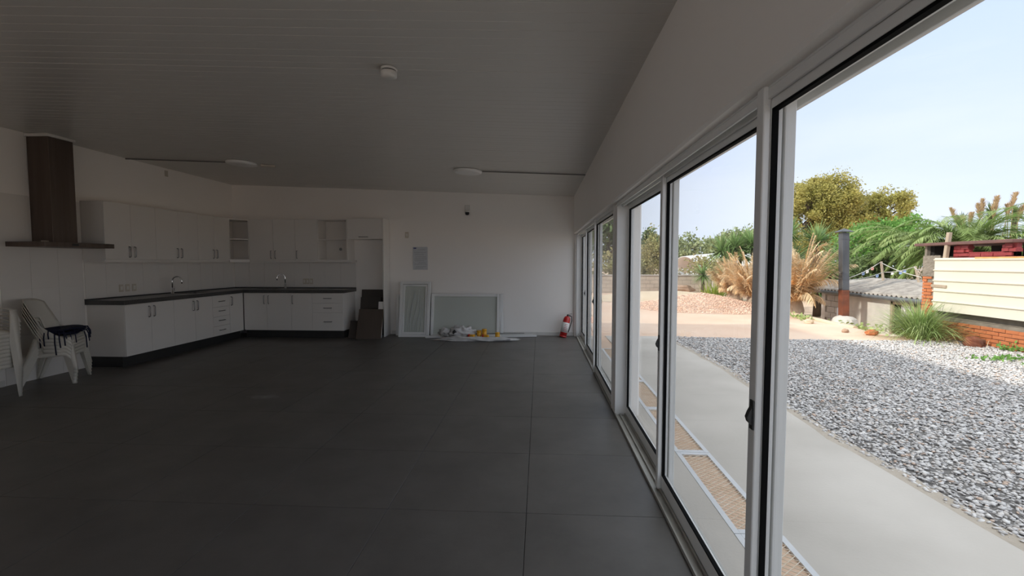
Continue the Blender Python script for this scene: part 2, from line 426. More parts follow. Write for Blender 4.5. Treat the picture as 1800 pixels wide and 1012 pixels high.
def tag(o, label, cat, group=None, kind=None):
    o['label'] = label; o['category'] = cat
    if group: o['group'] = group
    if kind: o['kind'] = kind
    return o
def thing(name, label, cat, loc=(0, 0, 0), group=None):
    o = bpy.data.objects.new(name, None); o.empty_display_size = .1; COL.objects.link(o); o.location = loc
    return tag(o, label, cat, group)
def struct(name, mb, mat, bevel=0):
    o = mb.build(name, mat, None, bevel); o['kind'] = 'structure'; return o
def struct_empty(name, loc=(0, 0, 0)):
    o = bpy.data.objects.new(name, None); COL.objects.link(o); o.location = loc; o['kind'] = 'structure'; return o
def inst(name, me, parent, loc, rot=None, scale=None):
    o = bpy.data.objects.new(name, me); COL.objects.link(o); o.parent = parent; o.location = loc
    if rot: o.rotation_euler = rot
    if scale: o.scale = scale
    return o
def clone(root, label=None, loc=None, rot=None, group=None):
    r = root.copy(); COL.objects.link(r)
    if loc is not None: r.location = loc
    if rot is not None: r.rotation_euler = rot
    if label: r['label'] = label
    if group: r['group'] = group
    def rec(src, dst):
        for ch in list(src.children):
            c = ch.copy(); COL.objects.link(c); c.parent = dst; rec(ch, c)
    rec(root, r)
    return r

# ================================================================== ROOM SHELL
XL, XR, YB, YF = -6.45, .69, 9.5, -6.4
def ceil_z(x): return 2.82 + .30 * (XR - x) / 7.14
# floor: grout bed and one object per tile
floor = struct('floor', MB().box(XL - .2, .90, YF - .2, YB + .2, -.16, -.006), M['grout'])
TX, TY, JT = .845, .87, .0035
x_edges = [-.074 + TX * k for k in range(-9, 3)]; y_edges = [3.58 + TY * k for k in range(-12, 9)]
tile_cache = {}
for i in range(len(x_edges) - 1):
    a, b = max(x_edges[i], XL), min(x_edges[i + 1], .745)
    if b - a < .02: continue
    for j in range(len(y_edges) - 1):
        c, d = max(y_edges[j], YF), min(y_edges[j + 1], YB)
        if d - c < .02: continue
        w, h = round(b - a - JT, 4), round(d - c - JT, 4)
        if (w, h) not in tile_cache:
            bm = bmesh.new(); bmesh.ops.create_cube(bm, size=1)
            bmesh.ops.scale(bm, vec=(w, h, .012), verts=bm.verts)
            bmesh.ops.bevel(bm, geom=[e for e in bm.edges if all(v.co.z > 0 for v in e.verts)], offset=.0012, segments=1, affect='EDGES')
            me = bpy.data.meshes.new('tile'); bm.to_mesh(me); bm.free(); me.materials.append(M['tile']); tile_cache[(w, h)] = me
        inst('tile', tile_cache[(w, h)], floor, ((a + b) / 2, (c + d) / 2, -.006 + random.uniform(-.0004, .0002)))
# walls
LY0, LY1, LZ0, LZ1 = -6.1, -.25, .06, 2.75
wl_ = MB(); wl_.box(XL - .2, XL, LY1, YB + .2, -.15, 3.4); wl_.box(XL - .2, XL, YF - .2, LY0, -.15, 3.4); wl_.box(XL - .2, XL, LY0, LY1, -.15, LZ0); wl_.box(XL - .2, XL, LY0, LY1, LZ1, 3.4)
struct('wall_left', wl_, M['wall'])
win = struct_empty('unseen_window_2', (XL, -2.7, 0))  # unseen window, added and sized to brighten the interior
m = MB(); dy = (LY1 - LY0 - .06) / 4
for i in range(5): m.box(XL - .13, XL - .07, LY0 + dy * i, LY0 + dy * i + .06, LZ0 + .06, LZ1 - .06)
m.box(XL - .13, XL - .07, LY0, LY1, LZ0, LZ0 + .06); m.box(XL - .13, XL - .07, LY0, LY1, LZ1 - .06, LZ1); m.build('window_frame', M['alu'], win, .002)
for i in range(4): MB().box(XL - .103, XL - .097, LY0 + .061 + dy * i, LY0 - .001 + dy * (i + 1), LZ0 + .061, LZ1 - .061).build('window_pane', M['glass'], win)
struct('wall_back', MB().box(XL, .98, YB, YB + .2, -.15, 3.35), M['wall'])
WX0, WX1, WZ0, WZ1 = -4.2, .4, .06, 2.65
wf_ = MB(); wf_.box(XL, WX0, YF - .2, YF, -.15, 3.35); wf_.box(WX1, .98, YF - .2, YF, -.15, 3.35); wf_.box(WX0, WX1, YF - .2, YF, -.15, WZ0); wf_.box(WX0, WX1, YF - .2, YF, WZ1, 3.35)
struct('wall_front', wf_, M['wall'])
win = struct_empty('unseen_window_1', (-3, YF, 0))  # unseen window behind the camera, put in and widened for more light indoors
m = MB()
for i in range(5):
    xw = WX0 + (WX1 - WX0 - .06) * i / 4; m.box(xw, xw + .06, YF - .13, YF - .07, WZ0 + .06, WZ1 - .06)
m.box(WX0, WX1, YF - .13, YF - .07, WZ0, WZ0 + .06); m.box(WX0, WX1, YF - .13, YF - .07, WZ1 - .06, WZ1); m.build('window_frame', M['alu'], win, .002)
for i in range(4):
    xw = WX0 + .06 + (WX1 - WX0 - .06) * i / 4; MB().box(xw + .001, xw + (WX1 - WX0 - .06) / 4 - .061, YF - .103, YF - .097, WZ0 + .061, WZ1 - .061).build('window_pane', M['glass'], win)
wr = MB()
wr.box(XR, .98, YF, YB, 2.07, 3.0)               # lintel above the doors
wr.box(XR + .02, .98, YF, -5.4, -.15, 2.07)        # pier behind the camera
wr.box(.75, .98, -.535, -.35, -.15, 2.07)        # pier beside the camera
wr.box(XR + .02, .98, 9.42, YB, -.15, 2.07)      # pier at the far corner
wr.box(.75, .98, 4.57, 4.755, -.15, 2.07)        # pier between the two doors
struct('wall_right', wr, M['wall'], .012)
# baseboards
struct('baseboard_back', MB().box(-3.07, XR + .02, YB - .014, YB, 0, .075), M['whiteplastic'], .003)
struct('baseboard_left', MB().box(XL, XL + .014, YF, 5.18, 0, .075), M['whiteplastic'], .003)
# ceiling: plank by plank, running across the room
ceil = struct('ceiling', MB().add([(XL - .2, y, ceil_z(XL - .2) + dz) for dz in (.012, .12) for y in (YF - .2, YB + .2)] + [(.98, y, ceil_z(.98) + dz) for dz in (.012, .12) for y in (YF - .2, YB + .2)],
    [(0, 1, 5, 4), (2, 6, 7, 3), (0, 4, 6, 2), (1, 3, 7, 5), (0, 2, 3, 1), (4, 5, 7, 6)]), M['ceil'])
PW = .20
prof = [(.001, .002), (.004, 0), (.096, 0), (.0985, .0015), (.1015, .0015), (.104, 0), (.196, 0), (.199, .002), (.199, .011), (.001, .011)]
pm = MB(); n = len(prof)
pv = [(XL, y, z + ceil_z(XL)) for y, z in prof] + [(XR, y, z + ceil_z(XR)) for y, z in prof]
pm.add(pv, [tuple(range(n)), tuple(reversed(range(n, 2 * n)))] + [((i + 1) % n, i, n + i, n + (i + 1) % n) for i in range(n)])
pme = pm.mesh('plank', M['ceil'])
k = 0
while YF + PW * k < YB - .01:
    s = min(1, (YB - YF - PW * k) / PW)
    inst('plank', pme, ceil, (0, YF + PW * k, random.uniform(-.0012, .0012)), scale=(1, s, 1)); k += 1
# roof over the room (its edge throws the building's shade on the yard)
struct('roof', MB().add([(XL - .35, y, 3.28 + dz) for dz in (0, .16) for y in (YF - .4, YB + .3)] + [(1.05, y, 2.95 + dz) for dz in (0, .16) for y in (YF - .4, YB + .3)],
    [(0, 1, 5, 4), (2, 6, 7, 3), (0, 4, 6, 2), (1, 3, 7, 5), (0, 2, 3, 1), (4, 5, 7, 6)]), M['whiteroof'])

# ================================================================== SLIDING DOORS
def sliding_panel(parent, y0, y1, xf, bar=True, handle=True):
    """one sash: y0 nearest the camera, xf its inner face"""
    T = .036; zb, zt = .022, 2.055
    m = MB()
    SW = .05
    m.box(xf, xf + T, y1 - SW, y1, zb, zt); m.box(xf, xf + T, y0, y0 + SW, zb, zt)
    m.box(xf, xf + T, y0 + SW, y1 - SW, zt - .055, zt); m.box(xf, xf + T, y0 + SW, y1 - SW, zb, zb + .085)
    p = m.build('sash', M['alu'], parent, .0025)
    if bar:
        MB().box(xf - .026, xf - .0005, y1 - .05, y1, zb - .004, 2.095).build('interlock_bar', M['alu'], p, .005, seg=2)
    a, b, c, d = y0 + SW, y1 - SW, zb + .085, zt - .055
    xg = xf + .021
    MB().box(xg, xg + .005, a - .004, b + .004, c - .004, d + .004).build('glass_pane', M['glass'], p)
    g = MB(); w = .012
    g.box(xf + .0015, xg - .0005, b - w + .006, b + .001, c, d); g.box(xf + .0015, xg - .0005, a - .001, a + w - .006, c, d)
    g.box(xf + .0015, xg - .0005, a, b, d - w + .004, d + .001); g.box(xf + .0015, xg - .0005, a, b, c - .001, c + w - .004)
    g.build('gasket', M['gasket'], p)
    if handle:
        h = MB(); zc = .98
        yc = y1 - .035
        h.box(xf - .031, xf - .026, yc - .013, yc + .013, zc - .05, zc + .05)
        poly = [(0, -.036), (-.012, -.024), (-.017, -.008), (-.010, .012), (0, .03)]
        v = [(xf - .031 + px, yc - .010, zc + pz) for px, pz in poly] + [(xf - .031 + px, yc + .010, zc + pz) for px, pz in poly]
        h.add(v, [tuple(range(5)), tuple(reversed(range(5, 10)))] + [((i + 1) % 5, i, 5 + i, 5 + (i + 1) % 5) for i in range(5)])
        h.build('handle', M['black'], p)
    return p
def door_unit(name, y0, y1, cuts):
    d = struct_empty(name, (.8, y0, 0))
    f = MB()
    f.box(.742, .905, y1 - .03, y1, 0, 2.07)                        # far jamb
    f.box(.742, .905, y0, y0 + .03, 0, 2.07)                        # near jamb
    f.box(.742, .905, y0 + .03, y1 - .03, 2.062, 2.075)             # head, hidden channel
    for x in (.742, .788, .833, .882): f.box(x, x + .011, y0 + .03, y1 - .03, 2.03, 2.062)
    f.build('frame', M['alu'], d, .002)
    t = MB(); t.box(.742, .905, y0 + .03, y1 - .03, .0, .008)
    for x in (.742, .788, .833, .886): t.box(x, x + .009, y0 + .03, y1 - .03, .008, .024)
    t.build('track', M['trackmetal'], d)
    for (a, b), xf in zip(cuts, (.755, .800, .845)): sliding_panel(d, a, b, xf, bar=xf < .84, handle=xf < .84)
    return d
door_unit('door_1', -.35, 4.57, [(.12, 1.645), (1.597, 3.07), (3.022, 4.54)])
door_unit('door_2', 4.755, 9.42, [(4.79, 6.32), (6.272, 7.95), (7.902, 9.39)])
door_unit('door_3', -5.4, -.535, [(-5.36, -3.75), (-5.30, -3.69), (-5.24, -3.63)])  # unseen door, added with its sashes stacked open to let in more light
# threshold outside the track
struct('trim_1', MB().box(.905, .99, -5.4, 9.42, -.12, -.01), M['slab'])

# ================================================================== KITCHEN
def handle_v(x, y, z0, z1, nx, ny):
    """vertical bow handle standing off by 28 mm along (nx, ny)"""
    m = MB(); s = .028
    m.tube([(x, y, z0), (x + nx * s * .8, y + ny * s * .8, z0 + .004), (x + nx * s, y + ny * s, z0 + .014), (x + nx * s, y + ny * s, z1 - .014), (x + nx * s * .8, y + ny * s * .8, z1 - .004), (x, y, z1)], .0075, 6)
    return m
def handle_h(x0, x1, y0, y1, z, nx, ny):
    m = MB(); s = .028
    dx, dy = (x1 - x0) * .08, (y1 - y0) * .08
    m.tube([(x0, y0, z), (x0 + nx * s + dx * .3, y0 + ny * s + dy * .3, z), (x0 + nx * s + dx, y0 + ny * s + dy, z), (x1 + nx * s - dx, y1 + ny * s - dy, z), (x1 + nx * s - dx * .3, y1 + ny * s - dy * .3, z), (x1, y1, z)], .0075, 6)
    return m
GAP = .002
XB_L = -5.88          # front of the left base run
XU_L = -6.10          # front of the left wall run
YB_B = 8.90           # front of the back base run
YU_B = 9.15           # front of the back wall run
DT = .018
def left_cab(label, y0, y1, z0, z1, xf, fronts, base=True, side=None):
    """cabinet against the left wall; fronts: list of (ya, yb, za, zb, handle) handle = ('v', y, z0, z1) or ('h', z)"""
    c = thing('base_cabinet' if base else 'wall_cabinet', label, 'cabinet', (XL + .2, (y0 + y1) / 2, 0 if base else z0))
    b = MB().box(XL + .002, xf - DT - .001, y0 + .0005, y1 - .0005, z0, z1)
    b.build('body', M['cab'], c, .001)
    if base: MB().box(XL + .03, xf - .065, y0 + .0005, y1 - .0005, .0, z0 - .0005).build('plinth', M['plinth'], c)
    else: MB().box(XL + .02, xf - DT, y0 + .0005, y1 - .0005, z0 - .04, z0 - .0005).build('light_pelmet', M['cab'], c)
    for ya, yb, za, zb, h in fronts:
        f = MB().box(xf - DT, xf, ya + GAP, yb - GAP, za + GAP, zb - GAP).build('drawer_front' if h[0] == 'h' else 'door', M['cab'], c, .0015)
        if h[0] == 'v': handle_v(xf, h[1], h[2], h[3], 1, 0).build('handle', M['steel'], f)
        else:
            ym = (ya + yb) / 2; handle_h(xf, xf, ym - .07, ym + .07, h[1], 1, 0).build('handle', M['steel'], f)
    return c
def back_cab(label, x0, x1, z0, z1, yf, fronts, base=True):
    c = thing('base_cabinet' if base else 'wall_cabinet', label, 'cabinet', ((x0 + x1) / 2, YB - .2, 0 if base else z0))
    MB().box(x0 + .0005, x1 - .0005, yf + DT + .001, YB - .002, z0, z1).build('body', M['cab'], c, .001)
    if base: MB().box(x0 + .0005, x1 - (.02 if x1 > -3.9 else .0005), yf + .065, YB - .03, 0, z0 - .0005).build('plinth', M['plinth'], c)
    else: MB().box(x0 + .0005, x1 - .0005, yf + DT, YB - .02, z0 - .04, z0 - .0005).build('light_pelmet', M['cab'], c)
    for xa, xb, za, zb, h in fronts:
        f = MB().box(xa + GAP, xb - GAP, yf, yf + DT, za + GAP, zb - GAP).build('drawer_front' if h[0] == 'h' else 'door', M['cab'], c, .0015)
        if h[0] == 'v': handle_v(h[1], yf, h[2], h[3], 0, -1).build('handle', M['steel'], f)
        else:
            xm = (xa + xb) / 2; handle_h(xm - .075, xm + .075, yf, yf, h[1], 0, -1).build('handle', M['steel'], f)
    return c
Z0, Z1, ZH0, ZH1 = .15, .893, .68, .84
left_cab('white two-door base cabinet at the free end of the left run, beside the chairs', 6.25, 7.14, Z0, Z1, XB_L,
    [(6.25, 6.70, Z0, Z1, ('v', 6.655, ZH0, ZH1)), (6.70, 7.14, Z0, Z1, ('v', 6.745, ZH0, ZH1))])
left_cab('white two-door base cabinet under the tap of the left run', 7.14, 8.03, Z0, Z1, XB_L,
    [(7.14, 7.60, Z0, Z1, ('v', 7.555, ZH0, ZH1)), (7.60, 8.03, Z0, Z1, ('v', 7.645, ZH0, ZH1))])
zs = [Z0, .33, .505, .68, Z1]
left_cab('white base cabinet with four stacked drawers', 8.03, 8.49, Z0, Z1, XB_L, [(8.03, 8.49, zs[i], zs[i + 1], ('h', zs[i] + .10)) for i in range(4)])
left_cab('narrow one-door white base cabinet in the kitchen corner, right of the four drawers', 8.49, YB_B - .006, Z0, Z1, XB_L, [(8.49, YB_B - .006, Z0, Z1, ('v', 8.535, ZH0, ZH1))])
back_cab('white two-door base cabinet under the tap of the back run', XB_L + .012, -4.90, Z0, Z1, YB_B,
    [(XB_L + .012, -5.40, Z0, Z1, ('v', -5.445, ZH0, ZH1)), (-5.40, -4.90, Z0, Z1, ('v', -5.355, ZH0, ZH1))])
back_cab('white one-door base cabinet between the back tap cabinet and three drawers', -4.90, -4.47, Z0, Z1, YB_B, [(-4.90, -4.47, Z0, Z1, ('v', -4.865, ZH0, ZH1))])
zs = [Z0, .51, .695, Z1]
back_cab('white base cabinet with three drawers at the right end of the back run', -4.47, -3.845, Z0, Z1, YB_B, [(-4.47, -3.845, zs[i], zs[i + 1], ('h', (.33, .60, .79)[i])) for i in range(3)])
UZ0, UZ1, UH0, UH1 = 1.54, 2.36, 1.575, 1.73
ul = [(6.22, 6.65, 7.10, 'white two-door wall cabinet nearest the range hood'), (7.10, 7.57, 8.02, 'white two-door wall cabinet in the middle of the left wall'), (8.02, 8.44, 8.86, 'white two-door wall cabinet on the left wall next to the corner shelves')]
for a, b, c, lab in ul:
    left_cab(lab, a, c, UZ0, UZ1, XU_L, [(a, b, UZ0, UZ1, ('v', b - .045, UH0, UH1)), (b, c, UZ0, UZ1, ('v', b + .045, UH0, UH1))], base=False)
# open diagonal corner unit
cu = thing('corner_shelf_unit', 'open white corner unit with one shelf between the two runs of wall cabinets', 'shelf', (-6.2, 9.25, UZ0))
poly = [(XL + .002, 8.865), (XU_L, 8.865), (-5.885, YU_B), (-5.885, YB - .002), (XL + .002, YB - .002)]
MB().prism(poly, UZ0, UZ0 + .018).build('bottom_panel', M['cab'], cu); MB().prism(poly, UZ1 - .018, UZ1).build('top_panel', M['cab'], cu)
ins = [(XL + .02, 8.885), (XU_L - .02, 8.885), (-5.905, YU_B + .02), (-5.905, YB - .02), (XL + .02, YB - .02)]
MB().prism(ins, 1.952, 1.970).build('shelf', M['cab'], cu)
MB().box(XL + .002, XU_L, 8.865, 8.883, UZ0 + .018, UZ1 - .018).build('side_panel', M['cab'], cu); MB().box(-5.903, -5.885, YU_B, YB - .002, UZ0 + .018, UZ1 - .018).build('side_panel', M['cab'], cu)
MB().prism(poly, UZ0 - .04, UZ0 - .0005).build('light_pelmet', M['cab'], cu)
back_cab('white two-door wall cabinet above the back tap', -5.883, -4.92, UZ0, UZ1, YU_B, [(-5.883, -5.38, UZ0, UZ1, ('v', -5.425, UH0, UH1)), (-5.38, -4.92, UZ0, UZ1, ('v', -5.335, UH0, UH1))], base=False)
back_cab('white one-door wall cabinet left of the open shelf unit', -4.92, -4.455, UZ0, UZ1, YU_B, [(-4.92, -4.455, UZ0, UZ1, ('v', -4.885, UH0, UH1))], base=False)
os_ = thing('open_shelf_unit', 'open white wall unit with one shelf, no doors, near the fridge recess', 'shelf', (-4.15, 9.3, UZ0))
MB().box(-4.453, -4.435, YU_B, YB - .002, UZ0, UZ1).build('side_panel', M['cab'], os_); MB().box(-3.862, -3.844, YU_B, YB - .002, UZ0, UZ1).build('side_panel', M['cab'], os_)
MB().box(-4.435, -3.862, YU_B, YB - .002, UZ0, UZ0 + .018).build('bottom_panel', M['cab'], os_); MB().box(-4.435, -3.862, YU_B, YB - .002, UZ1 - .018, UZ1).build('top_panel', M['cab'], os_)
MB().box(-4.435, -3.862, YU_B + .01, YB - .01, 1.95, 1.968).build('shelf', M['cab'], os_)
MB().box(-4.435, -3.862, YB - .01, YB - .002, UZ0 + .018, UZ1 - .018).build('back_panel', M['cab'], os_)
MB().box(-4.453, -3.78, YU_B + .02, YB - .02, UZ0 - .04, UZ0 - .0005).build('light_pelmet', M['cab'], os_)
# small round cable outlet in the open unit
o = MB().lathe([(.03, 0), (.03, .006), (.012, .008)], 14).build('cable_outlet', M['steel'])
o.location = (-4.13, YB - .0105, 1.77); o.rotation_euler = (PI / 2, 0, 0); tag(o, 'small round grey cable outlet in the lower half of the open shelf unit', 'outlet')
back_cab_f = thing('wall_cabinet', 'short white lift-up cabinet above the empty fridge recess', 'cabinet', (-3.47, 9.3, 1.96))
MB().box(-3.842, -3.122, YU_B + DT + .001, YB - .002, 1.962, 2.37).build('body', M['cab'], back_cab_f)
f = MB().box(-3.84, -3.124, YU_B, YU_B + DT, 1.964, 2.368).build('door', M['cab'], back_cab_f, .0015)
handle_h(-3.60, -3.42, YU_B, YU_B, 2.005, 0, -1).build('handle', M['steel'], f)
o = MB().box(-3.120, -3.098, 9.13, YB - .016, 0, 2.375).build('tall_side_panel', M['cab'], None, .001)
tag(o, 'tall white upright panel closing the right side of the fridge recess', 'panel')
# countertop, L shaped, with two sink cut-outs
CZ0, CZ1 = .895, .958
ct = thing('countertop', 'dark grey L-shaped stone worktop with a low upstand over the white base cabinets', 'worktop', (-6.1, 8.9, CZ0))
sl = (-6.33, -5.97, 7.72, 8.20); sb = (-5.72, -5.30, 8.98, 9.32)
m = MB()
m.box(XL + .002, XB_L + .025, 6.22, sl[2], CZ0, CZ1); m.box(XL + .002, sl[0], sl[2], sl[3], CZ0, CZ1); m.box(sl[1], XB_L + .025, sl[2], sl[3], CZ0, CZ1)
m.box(XL + .002, XB_L + .025, sl[3], YB - .002, CZ0, CZ1)
m.box(XB_L + .025, sb[0], YB_B - .025, YB - .002, CZ0, CZ1); m.box(sb[0], sb[1], YB_B - .025, sb[2], CZ0, CZ1); m.box(sb[0], sb[1], sb[3], YB - .002, CZ0, CZ1)
m.box(sb[1], -3.815, YB_B - .025, YB - .002, CZ0, CZ1)
m.build('slab', M['counter'], ct, .0015)
m = MB(); m.box(XL + .002, XL + .020, 6.22, YB - .002, CZ1, CZ1 + .018); m.box(XL + .020, -3.815, YB - .020, YB - .002, CZ1, CZ1 + .018); m.build('upstand', M['counter'], ct, .001)
def sink(label, r):
    x0, x1, y0, y1 = r; z = CZ1 - .004
    s = thing('sink', label, 'sink', ((x0 + x1) / 2, (y0 + y1) / 2, .78))
    e = .001; m = MB()
    x0 += e; x1 -= e; y0 += e; y1 -= e
    m.box(x0, x0 + .004, y0, y1, .78, z); m.box(x1 - .004, x1, y0, y1, .78, z); m.box(x0 + .004, x1 - .004, y0, y0 + .004, .78, z); m.box(x0 + .004, x1 - .004, y1 - .004, y1, .78, z); m.box(x0, x1, y0, y1, .776, .78)
    m.build('basin', M['steel'], s)
    MB().lathe([(.03, 0), (.03, .003), (.012, .004)], 14, ((x0 + x1) / 2, (y0 + y1) / 2, .7805)).build('drain', M['chrome'], s)
sink('steel sink basin set into the left run of the worktop', sl); sink('steel sink basin set into the back run of the worktop', sb)
def faucet(label, x, y, ang):
    t = thing('faucet', label, 'tap', (x, y, CZ1))
    MB().lathe([(.028, 0), (.028, .006), (.022, .012), (.022, .09), (.018, .10), (.0125, .105)], 16, (x, y, CZ1)).build('base', M['chrome'], t)
    c, s = math.cos(ang), math.sin(ang); R = .075; pts = [(x, y, CZ1 + .10), (x, y, CZ1 + .21)]
    for i in range(11):
        a = PI - i / 10 * PI * 1.03
        pts.append((x + c * (R + R * math.cos(a)), y + s * (R + R * math.cos(a)), CZ1 + .222 + R * math.sin(a)))
    pts.append((x + c * 2 * R, y + s * 2 * R, CZ1 + .175))
    MB().tube(pts, .0115, 10).build('spout', M['chrome'], t)
    px, py = -s, c
    m = MB(); m.tube([(x + px * .018, y + py * .018, CZ1 + .055), (x + px * .045, y + py * .045, CZ1 + .058)], .012, 10); m.tube([(x + px * .045, y + py * .045, CZ1 + .055), (x + px * .05 + c * .01, y + py * .05 + s * .01, CZ1 + .135)], .005, 8)
    m.build('lever', M['chrome'], t)
faucet('chrome gooseneck tap on the left run of the worktop', -6.27, 7.60, math.radians(12))
faucet('chrome gooseneck tap on the back run of the worktop', -5.21, 9.26, math.radians(215))
# wall tiles
def tiled(name, plane, a0, a1, z0, z1, tw, thh):
    """glazed tiles as parts of a thin backing on the left ('x') or back ('y') wall"""
    bk = MB(); bk.box(XL, XL + .002, a0, a1, z0, z1) if plane == 'x' else bk.box(a0, a1, YB - .002, YB, z0, z1)
    base = struct(name, bk, M['whiteplastic'])
    na = max(1, round((a1 - a0) / tw)); nz_ = max(1, round((z1 - z0) / thh)); da = (a1 - a0) / na; dz = (z1 - z0) / nz_
    mm = MB(); g = .0012
    if plane == 'x': mm.box(0, .0075, -da / 2 + g, da / 2 - g, -dz / 2 + g, dz / 2 - g)
    else: mm.box(-da / 2 + g, da / 2 - g, -.0075, 0, -dz / 2 + g, dz / 2 - g)
    me = mm.mesh('tile', M['walltile'])
    for i in range(na):
        for j in range(nz_):
            q = (a0 + da * (i + .5), z0 + dz * (j + .5))
            o = inst('tile', me, base, (XL + .002, q[0], q[1]) if plane == 'x' else (q[0], YB - .002, q[1]))
            b = o.rotation_euler; 
            if plane == 'x': o.rotation_euler = (0, random.uniform(-.002, .002), random.uniform(-.002, .002))
    return base
tiled('trim_2', 'x', 5.20, 6.215, .0, 2.335, .335, .6)
tiled('trim_3', 'x', 6.24, 9.47, .98, 1.498, .335, .52)
tiled('trim_4', 'y', -6.44, -3.82, .98, 1.498, .335, .52)
# range hood
hd = thing('range_hood', 'brown-tinted steel T-shaped range hood with a square flue on the left wall', 'range hood', (-6.3, 5.75, 1.69))
MB().box(XL + .010, -5.93, 5.27, 6.19, 1.69, 1.75).build('canopy', M['hoodsteel'], hd, .003)
MB().box(XL + .010, -6.15, 5.57, 5.885, 1.751, 3.075).build('chimney', M['hoodsteel'], hd, .002)
MB().box(XL + .001, -6.13, 5.55, 5.905, 3.075, ceil_z(-6.3) - .004).build('ceiling_collar', M['whiteplastic'], hd, .002)
MB().box(-5.9295, -5.926, 5.60, 5.68, 1.71, 1.735).build('control_panel', M['black'], hd)
o = MB().box(-6.08, -6.04, 5.36, 5.42, 1.7505, 1.765).build('sticker_roll', M['beige']); tag(o, 'small beige sticker roll lying on top of the range hood canopy', 'sticker')
# sockets and boxes
def plate(name, label, cat, c, w, h, plane, mat='beige', holes=True, group=None):
    t = thing(name, label, cat, c, group); x, y, z = c
    def bx(u0, u1, z0, z1, d0, d1):
        return MB().box(x + d0, x + d1, y + u0, y + u1, z + z0, z + z1) if plane == 'x' else MB().box(x + u0, x + u1, y - d1, y - d0, z + z0, z + z1)
    bx(-w / 2, w / 2, -h / 2, h / 2, 0, .008).build('cover_plate', M[mat], t, .002)
    if holes: bx(-w / 4, w / 4, -h / 4, h / 4, .008, .013).build('socket_insert', M['whiteplastic'], t, .001)
    return t
for y, lab in ((6.80, 'beige wall socket on the left splashback, nearest the chairs'), (6.91, 'beige wall socket on the left splashback, middle of the three'), (7.03, 'beige wall socket on the left splashback, nearest the tap')):
    plate('wall_socket', lab, 'socket', (XL + .0095, y, 1.10), .075, .115, 'x', group='sockets on the left splashback')
for x, lab in ((-4.92, 'beige wall socket on the back splashback, left of the three'), (-4.85, 'beige wall socket on the back splashback, middle of the three'), (-4.77, 'beige wall socket on the back splashback, right of the three')):
    plate('wall_socket', lab, 'socket', (x, YB - .0095, 1.10), .065, .115, 'y', group='sockets on the back splashback')
plate('wall_box', 'small beige box high on the left wall just under the ceiling', 'box', (XL, 7.78, 3.03), .07, .10, 'x', 'beige', False)
plate('light_switch', 'beige switch plate on the back wall above the printed notice', 'switch', (-2.73, YB, 2.06), .075, .12, 'y')
# notice
nt_ = thing('wall_notice', 'grey printed notice sheet with small blue mark hung on the back wall', 'notice', (-2.45, YB, 1.58))
MB().box(-2.61, -2.30, YB - .006, YB, 1.345, 1.815).build('sheet', M['notice'], nt_, .001)
m = MB()
for i, (z, w, xo) in enumerate([(1.76, .14, .11), (1.70, .25, .03), (1.66, .18, .05), (1.655 - .045, .22, .05), (1.57, .26, .03), (1.53, .20, .04), (1.49, .15, .12), (1.46, .24, .04), (1.41, .22, .06), (1.38, .16, .05)]):
    m.box(-2.61 + xo, -2.61 + xo + w, YB - .0066, YB - .006, z - .006, z + .006)
m.build('print_lines', M['print'], nt_)
MB().box(-2.595, -2.535, YB - .0067, YB - .006, 1.775, 1.80).build('blue_mark', M['blueprint'], nt_)
# security camera
sc_ = thing('security_camera', 'small white wall camera with a black lens high on the back wall', 'camera', (-1.47, YB, 2.55))
MB().box(-1.52, -1.42, YB - .03, YB, 2.55, 2.66).build('bracket', M['whiteplastic'], sc_, .008, seg=2)
m = MB().lathe([(.0, -.05), (.03, -.042), (.042, -.015), (.042, .01), (.03, .03)], 16, (-1.465, YB - .06, 2.50)); m.build('lens_dome', M['black'], sc_)
m = MB().lathe([(.047, .012), (.047, .04), (.03, .052)], 16, (-1.465, YB - .055, 2.50)); m.build('housing', M['whiteplastic'], sc_)

# ================================================================== CEILING FITTINGS
def on_ceiling(mb, name, mat, parent, x, y):
    return mb.build(name, mat, parent)
slope = math.atan(.30 / 7.14)
def ceil_round(name, label, cat, x, y, parts):
    t = thing(name, label, cat, (x, y, ceil_z(x) - .004))
    for pn, prof_, mt, sm in parts:
        MB().lathe(prof_, 28, (x, y, ceil_z(x) - .004), sm).build(pn, M[mt], t)
    t.rotation_euler = (0, slope, 0)
    return t
ceil_round('smoke_detector', 'white round smoke detector with a dark slot on the ceiling', 'smoke detector', -1.08, 3.36,
    [('base', [(.052, 0), (.058, -.004), (.058, -.016), (.050, -.019)], 'whiteplastic', True), ('slot', [(.050, -.019), (.050, -.026)], 'black', True), ('cap', [(.054, -.026), (.0575, -.030), (.056, -.062), (.040, -.072), (.018, -.075)], 'whiteplastic', True)])
for x, y, lab in ((-4.58, 7.0, 'flat round white ceiling lamp above the kitchen, with an adapter beside it'), (-1.09, 7.10, 'flat round white ceiling lamp in front of the bare part of the back wall')):
    ceil_round('ceiling_lamp', lab, 'ceiling lamp', x, y, [('housing', [(.20, 0), (.215, -.004), (.215, -.030), (.205, -.036)], 'lamp', True), ('diffuser', [(.203, -.036), (.19, -.043), (.06, -.05)], 'lamp', True)])
o = MB().bar((-4.34, 7.11, ceil_z(-4.34) - .024), (-4.14, 7.16, ceil_z(-4.14) - .024), .045, .035).build('lamp_adapter', M['beige'], None, .004)
tag(o, 'small beige adapter block on the ceiling beside the kitchen lamp', 'adapter')
def conduit(label, a, b):
    o = MB().bar((a[0], a[1], ceil_z(a[0]) - .013), (b[0], b[1], ceil_z(b[0]) - .013), .016, .016).build('cable_duct', M['duct'], None, .002); tag(o, label, 'cable')
conduit('thin cable duct on the ceiling between the left wall and the kitchen lamp', (-6.44, 6.98), (-4.80, 7.0))
conduit('thin cable duct on the ceiling between the right wall and the plain lamp', (-.87, 7.10), (.685, 7.12))

